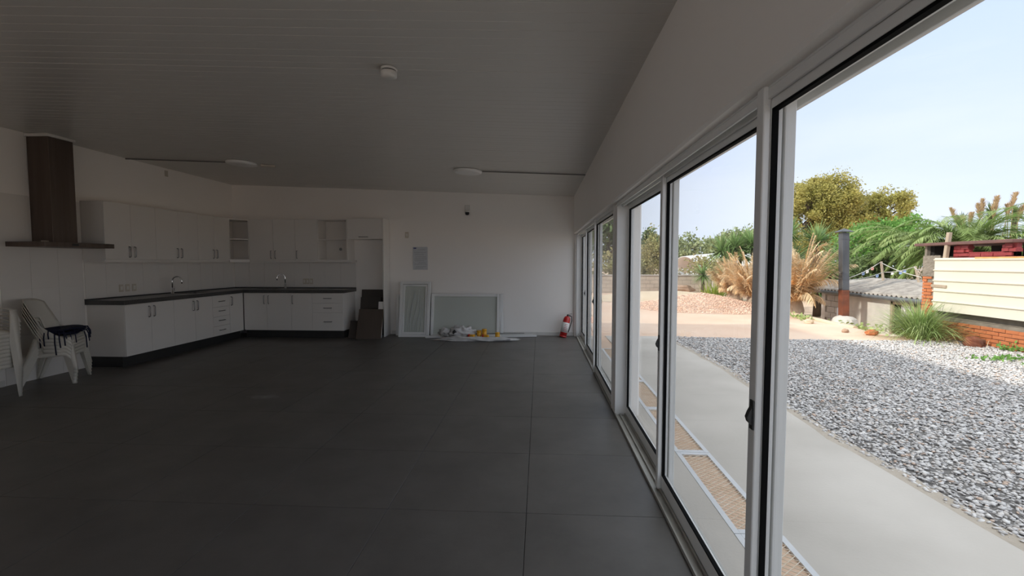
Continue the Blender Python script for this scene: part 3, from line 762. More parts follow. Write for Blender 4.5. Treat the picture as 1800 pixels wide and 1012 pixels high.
# ================================================================== LOOSE THINGS ALONG THE BACK WALL
def leaning_frame(name, label, cat, x0, x1, y0, h, lean, glassmat, double=True, film=False):
    """window frame standing on the floor at y0 and leaning back by 'lean' over its height"""
    t = thing(name, label, cat, ((x0 + x1) / 2, y0, 0))
    w = x1 - x0; T = .06; F = .055
    def fr(m, a, b, c, d, wd, y, th):
        m.box(a, a + wd, y, y + th, c, d); m.box(b - wd, b, y, y + th, c, d); m.box(a + wd, b - wd, y, y + th, c, c + wd); m.box(a + wd, b - wd, y, y + th, d - wd, d)
    X0, X1 = x0 - (x0 + x1) / 2, x1 - (x0 + x1) / 2
    t.location = (0, 0, 0)
    m = MB(); fr(m, X0, X1, .0, h, F, 0, T); m.build('outer_frame', M['alu'], t, .003)
    if double:
        m = MB(); fr(m, X0 + F + .004, X1 - F - .004, F + .004, h - F - .004, .04, .012, T - .02); m.build('sash', M['alu'], t, .003)
    g = F + (.044 if double else 0)
    MB().box(X0 + g, X1 - g, .03, .036, g, h - g).build('glass_pane', M['frost'], t)
    bk = MB().box(X0 + .02, X1 - .02, T, T + .004, .02, h - .02).build('backing_film', M['film'], t)
    if film:
        m = MB()
        for i in range(7):
            u0 = X0 + g + .02 + i * .05; top = h * (.60 + .34 * random.random()); k = random.uniform(.05, .16)
            pts = [(u0 + k * s + .01 * math.sin(s * 7 + i), .026 + .004 * math.sin(i + s * 5), g + .01 + (top - g) * s) for s in [j / 8 for j in range(9)]]
            pts = [p for p in pts if X0 + g < p[0] < X1 - g and p[2] < h - g]
            if len(pts) > 2: m.tube(pts, [.0015 + .0045 * math.sin(PI * (j + .5) / len(pts)) for j in range(len(pts))], 5)
        m.build('plastic_folds', M['film'], t)
    t.location = ((x0 + x1) / 2, y0, .002); t.rotation_euler = (-math.atan2(lean, h), 0, 0)
    return t
leaning_frame('window_frame', 'tall narrow white window frame with film-covered glass leaning on the back wall', 'window frame', -2.83, -2.21, 9.13, 1.13, .22, 'frost', True, True)
leaning_frame('window_frame', 'wide low white window frame with grey-green glass leaning on the back wall', 'window frame', -2.20, -.80, 9.22, .87, .16, 'frost', False)
o = leaning_frame('window_frame', 'narrow white frame standing behind the tall window frame, only its left edge showing', 'window frame', -2.93, -2.30, 9.31, .84, .09, 'frost', False)
o = MB().box(-.795, -.735, 9.36, 9.42, .001, .86).build('frame_post', M['alu'], None, .004); o.rotation_euler = (0, 0, 0)
tag(o, 'upright white profile standing just right of the wide window frame', 'profile')
# dark boards in the fridge recess
def board(name, label, x0, x1, y0, h, lean, mat, th=.018, tilt=0, edge=True):
    t = thing(name, label, 'board', (0, 0, 0)); w = x1 - x0
    MB().box(-w / 2, w / 2, 0, th, 0, h).build('panel', M[mat], t, .001)
    if edge: MB().box(w / 2, w / 2 + .004, 0, th, .0, h).build('edge_band', M['boardedge'], t); MB().box(-w / 2 - .004, -w / 2, 0, th, .0, h).build('edge_band', M['boardedge'], t)
    t.location = ((x0 + x1) / 2, y0, .002); t.rotation_euler = (-math.atan2(lean, h), tilt, 0)
    return t
board('dark_board', 'tallest dark brown board at the back of the fridge recess', -3.68, -3.135, 9.35, .94, .10, 'darkboard', edge=False)
board('dark_board', 'mid-height dark board behind the front brown board', -3.66, -3.24, 9.18, .80, .16, 'darkboard', edge=False)
board('white_board', 'narrow white board beside the tall side panel of the fridge recess', -3.225, -3.13, 9.02, .72, .14, 'cab', edge=False)
board('brown_board', 'front brown board with pale raw edges leaning in the fridge recess', -3.57, -3.09, 8.83, .60, .20, 'brownboard')
board('dark_board', 'small dark board low beside the drawers, left of the brown board', -3.76, -3.59, 8.90, .36, .14, 'darkboard', edge=False)
# strips and bag on the floor
def strip(label, a, b, w, h, mat='alu'):
    o = MB().bar(a, b, w, h).build('profile_strip', M[mat], None, .003); tag(o, label, 'profile', 'white profile strips on the floor')
strip('long white profile strip on the floor, hindmost of the bundle', (-2.00, 9.20, .062), (-.12, 9.40, .028), .05, .025)
strip('long white profile strip on the floor reaching furthest to the right', (-1.30, 9.14, .022), (-.05, 9.34, .022), .06, .040)
strip('dark-edged metal strip lying on top of the bundle', (-2.00, 9.12, .072), (-.30, 9.32, .072), .03, .014, 'steel')
strip('white profile strip in front of the wide window frame', (-2.25, 9.05, .025), (-.75, 9.10, .025), .07, .045)
strip('thin white strip on the floor, frontmost of the bundle', (-1.75, 8.80, .012), (-.70, 8.92, .012), .06, .02)
def blob(name, mat, c, r, seed, amp=.25, n=24, m_=16):
    mb = MB(); vs = []; fs = []
    for i in range(m_ + 1):
        th = PI * i / m_
        for j in range(n):
            ph = 2 * PI * j / n
            d = Vector((math.sin(th) * math.cos(ph), math.sin(th) * math.sin(ph), math.cos(th)))
            q = 1 + amp * (mnoise.noise(d * 2.6 + Vector((seed, 0, 0))) + .6 * mnoise.noise(d * 6 + Vector((0, seed, 0))))
            z = c[2] + d.z * r[2] * q
            vs.append((c[0] + d.x * r[0] * q, c[1] + d.y * r[1] * q, max(z, .003)))
    for i in range(m_):
        for j in range(n): fs.append((i * n + j, (i + 1) * n + j, (i + 1) * n + (j + 1) % n, i * n + (j + 1) % n))
    mb.add(vs, fs, True); return mb
bg_ = thing('plastic_bag', 'crumpled white plastic bag with a black print lying on the strips', 'bag', (-1.55, 8.93, 0))
blob('bag', None, (-1.50, 8.93, .125), (.23, .11, .12), 3.1, .45, 44, 28).build('bag_body', M['bag'], bg_)
blob('bag', None, (-1.84, 8.93, .14), (.11, .045, .07), 9.1, .7).build('bag_handle', M['bag'], bg_)
blob('bag', None, (-1.63, 8.835, .15), (.04, .010, .045), 5, .3, 14, 8).build('black_print', M['black'], bg_)
pw = thing('plastic_wrap', 'flat clear plastic wrap spread on the floor under the yellow tubs', 'plastic sheet', (-1.2, 8.75, 0))
blob('wrap', None, (-1.22, 8.76, .03), (.66, .09, .05), 6.6, .55, 48, 16).build('sheet', M['bag'], pw)
def tub(label, x, y, z, r, h, rot):
    t = thing('yellow_tub', label, 'tub', (0, 0, 0), 'yellow tubs beside the bag')
    MB().lathe([(r * .96, 0), (r, .006), (r, h * .72), (r * .92, h * .74)], 16).build('body', M['yellow'], t)
    MB().lathe([(r * 1.03, h * .74), (r * 1.03, h), (r * .7, h + .003)], 16).build('cap', M['red' if rot else 'yellow'], t)
    t.location = (x, y, z); t.rotation_euler = (0, PI / 2 * rot, .3 * rot)
tub('yellow tub lying against the white bag, lowest and leftmost', -1.24, 8.80, .074, .045, .12, -1)
tub('yellow tub standing behind the leftmost yellow tub', -1.16, 8.90, .060, .046, .12, 0)
tub('tall yellow tub standing second from the bag', -1.06, 8.90, .060, .046, .15, 0)
tub('yellow tub lying third from the bag with a red cap', -.97, 8.80, .072, .042, .12, -1)
tub('small yellow tub standing furthest right of the plastic wrap', -.80, 8.84, .055, .044, .10, 0)
# fire extinguisher leaning in the corner
fx = thing('fire_extinguisher', 'red fire extinguisher with a white label leaning in the back right corner', 'fire extinguisher', (0, 0, 0))
MB().lathe([(.055, 0), (.070, .008), (.070, .36), (.062, .395), (.040, .42), (.024, .43)], 24).build('cylinder', M['red'], fx)
MB().lathe([(.0715, .10), (.0715, .30)], 24).build('label_band', M['paper'], fx)
m = MB()
for i in range(5): m.box(-.03, .03, -.0735, -.0715, .13 + i * .032, .137 + i * .032)
m.build('label_print', M['red'], fx)
m = MB(); m.lathe([(.02, .43), (.02, .455), (.012, .46)], 12); m.bar((-.01, 0, .462), (.075, 0, .492), .016, .008); m.bar((-.01, 0, .452), (.07, 0, .455), .014, .007); m.build('valve_lever', M['black'], fx)
MB().tube([(.018, -.01, .445), (.075, -.03, .44), (.098, -.03, .36), (.092, -.02, .2), (.085, -.01, .12)], .009, 8).build('hose', M['black'], fx)
MB().lathe([(.073, 0), (.073, .03)], 24).build('foot_ring', M['red'], fx)
fx.location = (.47, 9.30, .004); fx.rotation_euler = (-.06, .24, .15)

# ================================================================== PLASTIC CHAIRS
def chair_model(label, group, arms):
    t = thing('plastic_chair', label, 'chair', (0, 0, 0), group)
    W = .235; D = .22; H = .43
    XS = -D if arms else -.12      # rear edge of the seat
    # seat: dished sheet with rolled front
    def seat(u, v):
        x = XS + (D - XS) * u; y = (-W + 2 * W * v) * (1 + .06 * u)
        z = H - .018 * math.sin(PI * u) * (1 - (2 * v - 1) ** 2) - .05 * max(0, u - .85) / .15 - .02 * (1 - u) - .03 * max(0, abs(2 * v - 1) - .85) / .15
        return (x, y, z)
    MB().sheet(seat, 12, 10, -.005).build('seat', M['plastic'], t)
    # apron below the seat
    m = MB()
    m.sheet(lambda u, v: (XS + (D - XS) * u, -W * (1 + .06 * u) - .004, H - .03 - .02 * (1 - u) - .045 * v - .05 * max(0, u - .85) / .15), 8, 2, .004)
    m.sheet(lambda u, v: (XS + (D - XS) * u, W * (1 + .06 * u) + .004, H - .03 - .02 * (1 - u) - .045 * v - .05 * max(0, u - .85) / .15), 8, 2, .004)
    m.sheet(lambda u, v: (D + .004, W * 1.06 * (2 * u - 1), H - .05 - .045 * v), 6, 2, .004)
    m.build('apron', M['plastic'], t)
    # backrest: shell wrapping forward at the sides, hand hole low in the middle
    hb = .40 if arms else .45
    def back(u, v):
        s = 2 * u - 1
        top = 1 - .10 * s ** 4
        y = s * (W + .012 + .018 * math.sin(PI * v * .9))
        x = (-D - .01 if arms else -.10) - (.13 if arms else .16) * v * top + (.085 * (1 - .45 * v)) * s * s * (1.4 if not arms else 1)
        z = H - .035 + (hb + .035) * v * top
        return (x, y, z)
    MB().sheet(back, 14, 14, .006, skip=lambda i, j: i in (5, 6, 7, 8) and j in (3, 4, 5, 6)).build('backrest', M['plastic'], t)
    # sides sweeping from the back down to the seat front (armless) or arms
    for sgn in (-1, 1):
        if arms:
            def arm(u, v, s=sgn):
                a = u
                x = -D - .10 + (2 * D + .13) * a
                z = .665 - .02 * a - .15 * max(0, a - .78) / .22 * max(0, a - .78) / .22
                return (x, s * (W + .012 + (.035 + .02 * math.sin(PI * a)) * v), z)
            MB().sheet(arm, 14, 3, .006 * sgn).build('armrest', M['plastic'], t)
        else:
            def wing(u, v, s=sgn):
                x = -.03 + .20 * u - .06 * v * (1 - u)
                z = H - .035 + (.20 * (1 - u) ** 1.4) * v
                return (x, s * (W + .016 - .004 * v), z)
            MB().sheet(wing, 10, 4, .006 * sgn).build('side_wing', M['plastic'], t)
    # legs: tapering angle profiles splayed outwards
    for sx in (-1, 1):
        for sy in (-1, 1):
            zt = .64 if (arms and sx > 0) else H - .02
            x_t, y_t = sx * (D - .01), sy * (W + .008)
            if arms and sx > 0: x_t = D + .03
            if not arms and sx < 0: x_t = -.13
            x_b, y_b = sx * (D + .045), sy * (W + .025)
            wt, wb = (.075, .038)
            def leg_side(u, v, sx=sx, sy=sy):      # face lying in x-z
                w = wt + (wb - wt) * v
                x = x_t + (x_b - x_t) * v - sx * w * u; y = y_t + (y_b - y_t) * v
                return (x, y, zt * (1 - v))
            def leg_front(u, v, sx=sx, sy=sy):     # face lying in y-z
                w = wt + (wb - wt) * v
                x = x_t + (x_b - x_t) * v; y = y_t + (y_b - y_t) * v - sy * w * u
                return (x, y, zt * (1 - v))
            m = MB(); m.sheet(leg_side, 2, 8, .006 * sx * sy * -1); m.sheet(leg_front, 2, 8, .006 * sx * sy)
            m.build('leg', M['plastic'], t)
    return t
ordinal = ['bottom', 'second from the bottom', 'third from the bottom', 'fourth from the bottom', 'fifth from the bottom', 'sixth from the bottom', 'seventh from the bottom', 'eighth from the bottom', 'top']
a0 = chair_model('white plastic armless chair, bottom of the stack beside the kitchen cabinets', 'armless chairs stacked by the cabinets', False)
A_POS, A_ROT = (-6.09, 5.47, 0), math.radians(30)
names5 = ['bottom', 'second from the bottom', 'middle', 'second from the top', 'top']
for k in range(5):
    loc = (A_POS[0] + .003 * k, A_POS[1] + .002 * k, .042 * k + .001); lab = 'white armless plastic chair, %s of the stack beside the kitchen cabinets' % names5[k]
    if k == 0: a0.location = loc; a0.rotation_euler = (0, 0, A_ROT); a0['label'] = lab
    else: clone(a0, lab, loc)
b0 = chair_model('x', 'armchairs stacked at the left edge', True)
B_POS, B_ROT = (-6.04, 4.55, 0), math.radians(4)
for k in range(9):
    loc = (B_POS[0] + .003 * k, B_POS[1], .042 * k + .001); lab = 'white plastic armchair, %s of the tall stack at the left edge' % ordinal[k]
    if k == 0: b0.location = loc; b0.rotation_euler = (0, 0, B_ROT); b0['label'] = lab
    else: clone(b0, lab, loc)
# navy tied pads heaped on the armless stack
c30, s30 = math.cos(A_ROT), math.sin(A_ROT)
ztop = .43 + 4 * .042
pad_lab = ['bottom', 'middle', 'top']
for k in range(3):
    p = thing('seat_pad', 'dark navy seat pad with hanging tie cords, %s of the three on the armless chairs' % pad_lab[k], 'cushion', (0, 0, 0), 'navy pads on the armless chairs')
    zb = ztop + .010 + k * .024
    ox = .03 + .01 * k; oy = random.uniform(-.01, .01)
    m = MB(); nn = 28
    def padf(u, v, zb=zb, k=k):
        a = 2 * PI * u; rr = [.02, .19, .235, .245, .235, .19, .02][round(v * 6)] * (abs(math.cos(a)) ** 4 + abs(math.sin(a)) ** 4) ** -.25
        zz = .72 * [.0, .0, .006, .016, .026, .031, .032][round(v * 6)] + .010 * math.sin(3 * a + 1.7 * k)
        wob = 1 + .03 * math.sin(3 * a + k) + .02 * math.sin(7 * a)
        return (ox + rr * .86 * wob * math.cos(a), oy + rr * .94 * wob * math.sin(a), zb + zz + .004 * math.sin(4 * a + 2 * k))
    m.sheet(padf, nn, 6); m.build('pad', M['navy'], p)
    for j in range(5):
        a = [-.15, -1.45, -1.05, .35, -2.0][j] + .12 * k
        x0, y0 = ox + .235 * math.cos(a), oy + .25 * math.sin(a); L_ = random.uniform(.08, .2) + (.06 if j == 1 else 0)
        pts = [(x0 * .9, y0 * .9, zb + .016), (x0 * 1.05, y0 * 1.05, zb + .012), (x0 * 1.12, y0 * 1.12, zb - L_ * .35), (x0 * 1.11 + .006, y0 * 1.11 + .01 * math.sin(j), zb - L_)]
        MB().tube(pts, .0065, 6).build('tie_cord', M['navy'], p)
    p.location = (A_POS[0] + .02, A_POS[1] + .01, 0); p.rotation_euler = (0, 0, A_ROT)

# ================================================================== YARD: ground, path, drain, gravel
def lip(y):
    if y < 10.4: return 30.0
    t = min(1, (y - 10.4) / 4.0)
    return 7.35 + .45 * t + .12 * math.sin(y * 1.7)
def ground_z(x, y):
    z = -.065
    L = lip(y)
    if y > 9.9:
        s = min(1, max(0, (y - 9.9) / .8))
        d = min(1, max(0, (x - L) / .7)); d = d * d * (3 - 2 * d)
        z -= .46 * d * s if y < 19 else .46 * d * max(0, 1 - (y - 19) / 4)
    if y > 10: z += .03 * mnoise.noise(Vector((x * .35, y * .35, 0))) + .012 * mnoise.noise(Vector((x * 1.5, y * 1.5, 3)))
    return z
gx = sorted(set([round(v, 2) for v in np.concatenate([np.arange(-14, 1, 1.5), np.arange(1, 13, .25), np.arange(13, 34, 1.5), np.arange(34, 130, 12)])]))
gy = sorted(set([round(v, 2) for v in np.concatenate([np.arange(-24, 9, 1.5), np.arange(9, 26, .25), np.arange(26, 44, 2), np.arange(44, 200, 14)])]))
m = MB(); W = len(gy)
m.add([(x, y, ground_z(x, y) if not (x < 1.0 and y < 9.9) else -.2) for x in gx for y in gy], [(i * W + j, (i + 1) * W + j, (i + 1) * W + j + 1, i * W + j + 1) for i in range(len(gx) - 1) for j in range(W - 1)], True)
struct('ground', m, M['dirt'])
# concrete path in two strips with the drain trough between
DX0, DX1 = 1.115, 1.39
PY0, PY1 = -7.0, 9.87
m = MB(); m.box(.985, DX0, PY0, PY1, -.3, -.05)
nseg = 68; edge = []
for i in range(nseg + 1):
    y = PY0 + (PY1 - PY0) * i / nseg
    edge.append((2.66 + .045 * math.sin(y * 1.1) + .05 * mnoise.noise(Vector((y * .9, 2, 0))), y))
edge[-1] = (2.9, PY1)
pts = [(DX1, PY0)] + edge + [(DX1, PY1)]
m.prism(pts, -.3, -.05)
path = struct('path', m, M['slab'])
m = MB(); m.box(DX0, DX1, PY0, PY1, -.3, -.26); m.build('drain_trough', M['trough'], path)
gv_ = []
for i_, (x_, y_) in enumerate(edge[:-1]): gv_ += [(x_ - .05 - .05 * abs(mnoise.noise(Vector((y_ * 2.3, 5, 0)))), y_, -.0497), (x_ + .06, y_, -.0455)]
MB().add(gv_, [(2 * i_, 2 * i_ + 1, 2 * i_ + 3, 2 * i_ + 2) for i_ in range(len(edge) - 2)], True).build('grit_edge', M['grit'], path)
# drain grates
GL = 1.15
def diamond_mesh(L, w):
    V = []; F = []
    rows = int(L / .023); seg = int(w / .028)
    def barb(a, b, t=.0016, hgt=.0035):
        a = np.array(a); b = np.array(b); d = b - a; s = np.array([-d[1], d[0], 0]); s = s / np.linalg.norm(s) * t
        k = len(V); u = np.array([0, 0, hgt / 2])
        V.extend([a - s - u, a + s - u, a + s + u, a - s + u, b - s - u, b + s - u, b + s + u, b - s + u])
        F.extend([(k, k + 1, k + 5, k + 4), (k + 1, k + 2, k + 6, k + 5), (k + 2, k + 3, k + 7, k + 6), (k + 3, k, k + 4, k + 7)])
    for r in range(rows):
        y = (r + .5) * L / rows - L / 2
        for s in range(seg):
            x0 = s * w / seg - w / 2; x1 = x0 + w / seg
            o0 = ((s + r) % 2) * .021 - .0105; o1 = ((s + 1 + r) % 2) * .021 - .0105
            barb((x0, y + o0, 0), (x1, y + o1, 0))
    return np.array(V), np.array(F)
gw = DX1 - DX0
Vd, Fd = diamond_mesh(GL - .10, gw - .075)
grate_labels = {}
cuts = [3.80 + GL * k for k in range(-4, 5)]
proto = None
place = ['behind the near door panel, closest to the camera', 'in the path, second from the camera', 'in the path, third from the camera', 'in the path, fourth from the camera', 'whose far end meets the joint seen through the middle door', 'just beyond the joint seen through the middle door', 'seen through the glass beside the pier', 'seen through the far door', 'at the far end of the path']
for i, y in enumerate(cuts):
    yc = y - GL / 2
    if i < 0: continue
    if proto is None:
        g = thing('drain_grate', 'x', 'drain grate', (0, 0, 0), 'drain grates along the path')
        fr = MB(); a, b = gw / 2 - .001, GL / 2 - .003
        fr.box(-a, -a + .036, -b, b, -.012, .003); fr.box(a - .036, a, -b, b, -.012, .003); fr.box(-a + .036, a - .036, -b, -b + .042, -.012, .003); fr.box(-a + .036, a - .036, b - .042, b, -.012, .003)
        fr.build('grate_frame', M['zinc'], g, .001)
        fast_mesh('expanded_mesh', Vd, Fd, M['mesh'], g, stuff=True)
        proto = g
    else: g = clone(proto)
    g.location = ((DX0 + DX1) / 2, yc, -.05)
    g['label'] = 'rusty-meshed metal drain grate %s' % place[i]
# gravel
bed = MB()
GP = [(x + .0, y) for x, y in edge]
bedpoly = GP + [(4.0, 9.72), (5.5, 9.62), (6.8, 9.58), (8.35, 9.7), (11, 9.4), (11, PY0)]
bed.prism(bedpoly, -.2, -.058)
ICO = None
def ico():
    bm = bmesh.new(); bmesh.ops.create_icosphere(bm, subdivisions=1, radius=1)
    v = np.array([p.co[:] for p in bm.verts]); f = np.array([[q.index for q in p.verts] for p in bm.faces]); bm.free(); return v, f
IV, IF = ico()
def scatter_stones(P, size, flat=(.35, .7), rng=RNG):
    """one low-poly stone per point, randomly turned and flattened"""
    n = len(P)
    s = size[:, None] * np.stack([rng.uniform(.8, 1.35, n), rng.uniform(.6, 1.0, n), rng.uniform(*flat, n)], 1)
    V = IV[None] * (1 + rng.uniform(-.22, .22, (n, len(IV), 1))) * s[:, None, :]
    ax = rng.uniform(-.6, .6, n); az = rng.uniform(0, 2 * PI, n)
    ca, sa = np.cos(ax)[:, None], np.sin(ax)[:, None]; cz, sz = np.cos(az)[:, None], np.sin(az)[:, None]
    x, y, z = V[..., 0], V[..., 1], V[..., 2]
    y, z = y * ca - z * sa, y * sa + z * ca
    x, y = x * cz - y * sz, x * sz + y * cz
    V = np.stack([x, y, z], -1) + P[:, None, :]
    F = IF[None] + (np.arange(n) * len(IV))[:, None, None]
    return V.reshape(-1, 3), F.reshape(-1, 3)
def edge_x(y): return np.interp(y, [p[1] for p in edge], [p[0] for p in edge])
pts = []
def gravel_pts(n, y0, y1, xmax):
    y = RNG.uniform(y0, y1, n); x = RNG.uniform(2.5, xmax, n)
    lim = np.interp(x, [2.9, 4, 5.5, 6.8, 8.35, 11], [9.85, 9.72, 9.62, 9.58, 9.7, 9.4])
    ok = (x > edge_x(y) - .01) & (y < lim)
    return np.stack([x[ok], y[ok], np.full(ok.sum(), -.055)], 1)
P1 = gravel_pts(98000, 1.6, 9.9, 9.0)
keep = (P1[:, 0] < P1[:, 1] * 1.4 + 2) & ~((P1[:, 0] > 8.3) & (P1[:, 1] > 7.5))
P1 = P1[keep]
P1[:, 2] += RNG.uniform(-.006, .014, len(P1))
sz = RNG.uniform(.009, .021, len(P1)) * np.where(RNG.random(len(P1)) < .06, 1.45, 1.0)
V1, F1 = scatter_stones(P1, sz, (.22, .5))
gv = fast_mesh('gravel', V1, F1, M['gravel'], loc=(4.5, 5, -.05)); tag(gv, 'bed of loose grey gravel stones beside the concrete path', 'gravel', kind='stuff')
bo = bed.build('gravel_bed', M['gravelbed'], None); bo['kind'] = 'structure'

# rubble heap and sand
hc = (5.62, 16.6)
def heap_z(x, y):
    d = math.hypot((x - hc[0]) / 2.45, (y - hc[1]) / 2.4); q = max(0, 1 - d)
    return ground_z(x, y) + (.60 * q ** 1.15 - .08 * q ** 3 + .05 * mnoise.noise(Vector((x * 1.2, y * 1.2, 8))) * min(1, q * 4) if d < 1 else 0) - .01
hp = thing('rubble_heap', 'low reddish heap of crushed brick and soil on the yard', 'heap', (hc[0], hc[1], -.06))
m = MB(); N_ = 40
m.add([(hc[0] + 3 * (i / N_ * 2 - 1), hc[1] + 2.8 * (j / N_ * 2 - 1), heap_z(hc[0] + 3 * (i / N_ * 2 - 1), hc[1] + 2.8 * (j / N_ * 2 - 1))) for i in range(N_ + 1) for j in range(N_ + 1)],
      [(i * (N_ + 1) + j, (i + 1) * (N_ + 1) + j, (i + 1) * (N_ + 1) + j + 1, i * (N_ + 1) + j + 1) for i in range(N_) for j in range(N_)], True)
m.build('soil_mass', M['heap'], hp)
n_ = 9000; a = RNG.uniform(0, 2 * PI, n_); r = np.sqrt(RNG.uniform(0, 1, n_)) * 2.4
P = np.stack([hc[0] + r * np.cos(a), hc[1] + .94 * r * np.sin(a), np.zeros(n_)], 1)
P[:, 2] = [heap_z(x, y) + .005 for x, y in P[:, :2]]
V2, F2 = scatter_stones(P, RNG.uniform(.010, .034, n_)); fast_mesh('brick_chips', V2, F2, M['heap'], hp, stuff=True)
sd = thing('sand_bank', 'low pale sand bank behind the reddish heap', 'heap', (5.6, 20.3, -.06))
m = MB(); N_ = 24
def sand_z(x, y):
    d = math.hypot((x - 5.4) / 3.4, (y - 20.4) / 1.5); q = max(0, 1 - d); return -.08 + .34 * q * (2 - q) + .05 * mnoise.noise(Vector((x, y, 1))) * (q > 0)
m.add([(5.4 + 3.5 * (i / N_ * 2 - 1), 20.4 + 1.6 * (j / N_ * 2 - 1), sand_z(5.4 + 3.5 * (i / N_ * 2 - 1), 20.4 + 1.6 * (j / N_ * 2 - 1))) for i in range(N_ + 1) for j in range(N_ + 1)],
      [(i * (N_ + 1) + j, (i + 1) * (N_ + 1) + j, (i + 1) * (N_ + 1) + j + 1, i * (N_ + 1) + j + 1) for i in range(N_) for j in range(N_)], True)
m.build('sand_mass', M['sand'], sd)
def rock(name, label, cat, c, r, seed, mat='rock', amp=.35, rz=0):
    mb = blob('r', None, (0, 0, 0), (1, 1, 1), seed, amp, 16, 10)
    cz_, sz_ = math.cos(rz), math.sin(rz)
    # blob clamps z for floor things, so rebuild without clamp
    vs = []
    for i in range(11):
        th = PI * i / 10
        for j in range(16):
            ph = 2 * PI * j / 16; d = Vector((math.sin(th) * math.cos(ph), math.sin(th) * math.sin(ph), math.cos(th)))
            q = 1 + amp * (mnoise.noise(d * 1.8 + Vector((seed, 0, 0))) + .4 * mnoise.noise(d * 5 + Vector((0, seed, 0))))
            x, y = d.x * r[0] * q, d.y * r[1] * q
            vs.append((c[0] + x * cz_ - y * sz_, c[1] + x * sz_ + y * cz_, c[2] + d.z * r[2] * q))
    mb.v = vs; mb.sm = [False] * len(mb.f)
    o = mb.build(name, M[mat], None, loc=(c[0], c[1], c[2])); tag(o, label, cat); return o
rock('rock', 'long pinkish rock lying in front of the far block wall', 'rock', (6.75, 22.6, .22), (.62, .3, .2), 2.2, rz=.15)
rock('rock', 'flat reddish stone at the foot of the brick barbecue', 'stone', (8.02, 9.02, -.0), (.17, .14, .13), 5.5, 'rust', .25)
rock('brick_lump', 'broken brick lying at the edge of the gravel left of the grass clump', 'brick', (7.12, 10.35, -.01), (.13, .09, .07), 7.7, 'brick', .2)
rock('rock', 'small brown stone on the sand left of the broken brick', 'stone', (6.83, 10.75, -.03), (.07, .06, .05), 8.8, 'rock', .3)
rock('rock', 'pale lump of stone beside the dry palm at the edge of the yard', 'stone', (6.9, 12.3, -.03), (.12, .10, .07), 3.3, 'sand', .3)
# pale concrete kerb along the edge of the drop
kp = [(7.55 + .1 * math.sin(i), 15.2 - i * .62, -.075 + .01 * math.sin(2 * i)) for i in range(7)]
o = MB().tube(kp, .07, 7).build('kerb_edge', M['sand']); tag(o, 'pale broken concrete kerb along the edge of the yard above the shed', 'kerb')

# ================================================================== BARBECUE HUT (brick)
BX = 8.30            # plane of its front
bq = thing('brick_barbecue', 'brick barbecue hut with red-painted top, flat clay roof and smoke openings', 'barbecue', (BX + .5, 9.2, -.06))
BY0, BY1 = 4.6, 10.60
m = MB()
m.box(BX + .02, BX + .40, 10.20, BY1 - .02, -.2, 1.62)                   # pillar core
m.box(BX + .10, BX + 1.25, BY0, 10.20, -.2, .50)                         # base block
m.box(BX + .02, BX + .10, BY0, 10.20, -.2, .36)
m.box(BX + 1.10, BX + 1.25, BY0, BY1 - .02, .50, 1.60)                   # rear wall below the openings
m.box(BX + .18, BX + .42, BY0, 10.20, .50, 1.55)
m.build('core', M['render'], bq)
m = MB(); m.sheet(lambda u, v: (BX + .004 + .014 * mnoise.noise(Vector((u * 9, v * 12, 4))), 10.16 + .43 * u, 1.20 + .44 * v), 10, 16, .02, smooth=False); m.build('cement_patch', M['render'], bq)
# roof slab
m = MB(); m.box(BX - .10, BX + 1.4, 8.62, 10.74, 1.845, 1.905); m.build('roof_slab', M['roofslab'], bq, .008)
# piers between openings (front and rear)
m = MB()
m.box(BX + .02, BX + .09, 10.54, BY1 - .0, 1.62, 1.845)
m.build('cement_pier', M['render'], bq)
def bricks(y0, y1, z0, z1, x, depth, mat, bl=.225, bh=.058, j=.012, name='brick', jitter=.006, ragged=0):
    mm = MB().box(-depth / 2, depth / 2, -bl / 2, bl / 2, -bh / 2, bh / 2); me = mm.mesh(name, mat)
    hm = MB().box(-depth / 2, depth / 2, -bl / 4 + j / 4, bl / 4 - j / 4, -bh / 2, bh / 2).mesh(name, mat)
    row = 0; z = z0 + bh / 2
    while z + bh / 2 <= z1 + .001:
        y = y1 - (0 if row % 2 == 0 else (bl + j) / 2)
        if row % 2:
            inst(name, hm, bq, (x + depth / 2 + random.uniform(-jitter, jitter) - bq.location.x, y1 - (bl - j) / 4 - bq.location.y, z - bq.location.z))
        while y - bl >= y0 - .02:
            if not (ragged and random.random() < ragged):
                inst(name, me, bq, (x + depth / 2 + random.uniform(-jitter, jitter) - bq.location.x, y - bl / 2 - bq.location.y, z - bq.location.z + random.uniform(-.003, .003)), rot=(random.uniform(-.01, .01), 0, random.uniform(-.015, .015)))
            y -= bl + j
        z += bh + j; row += 1
bricks(10.17, BY1 - .005, -.04, 1.0, BX, .10, M['brick'])
bricks(10.17, BY1 - .005, 1.01, 1.28, BX, .10, M['brick'], ragged=.45)
bricks(BY0, 10.16, -.04, .36, BX - .005, .10, M['brick'])
bricks(BY0, 10.16, .56, 1.5, BX + .17, .06, M['brick'], ragged=.15)
bricks(8.68, 9.9, 1.54, 1.69, BX + .02, .12, M['redpaint'])
bricks(9.58, 9.90, 1.62, 1.83, BX + .02, .12, M['redpaint'], bl=.15)
bricks(8.66, 8.92, 1.55, 1.83, BX + .02, .12, M['redpaint'], bl=.12)
m = MB(); m.box(BX + .05, BX + .13, 8.68, 9.89, 1.50, 1.695); m.box(BX + .05, BX + .13, 9.60, 9.89, 1.60, 1.845); m.box(BX + .05, BX + .13, 8.68, 8.90, 1.60, 1.845); m.build('red_backing', M['redpaint'], bq)
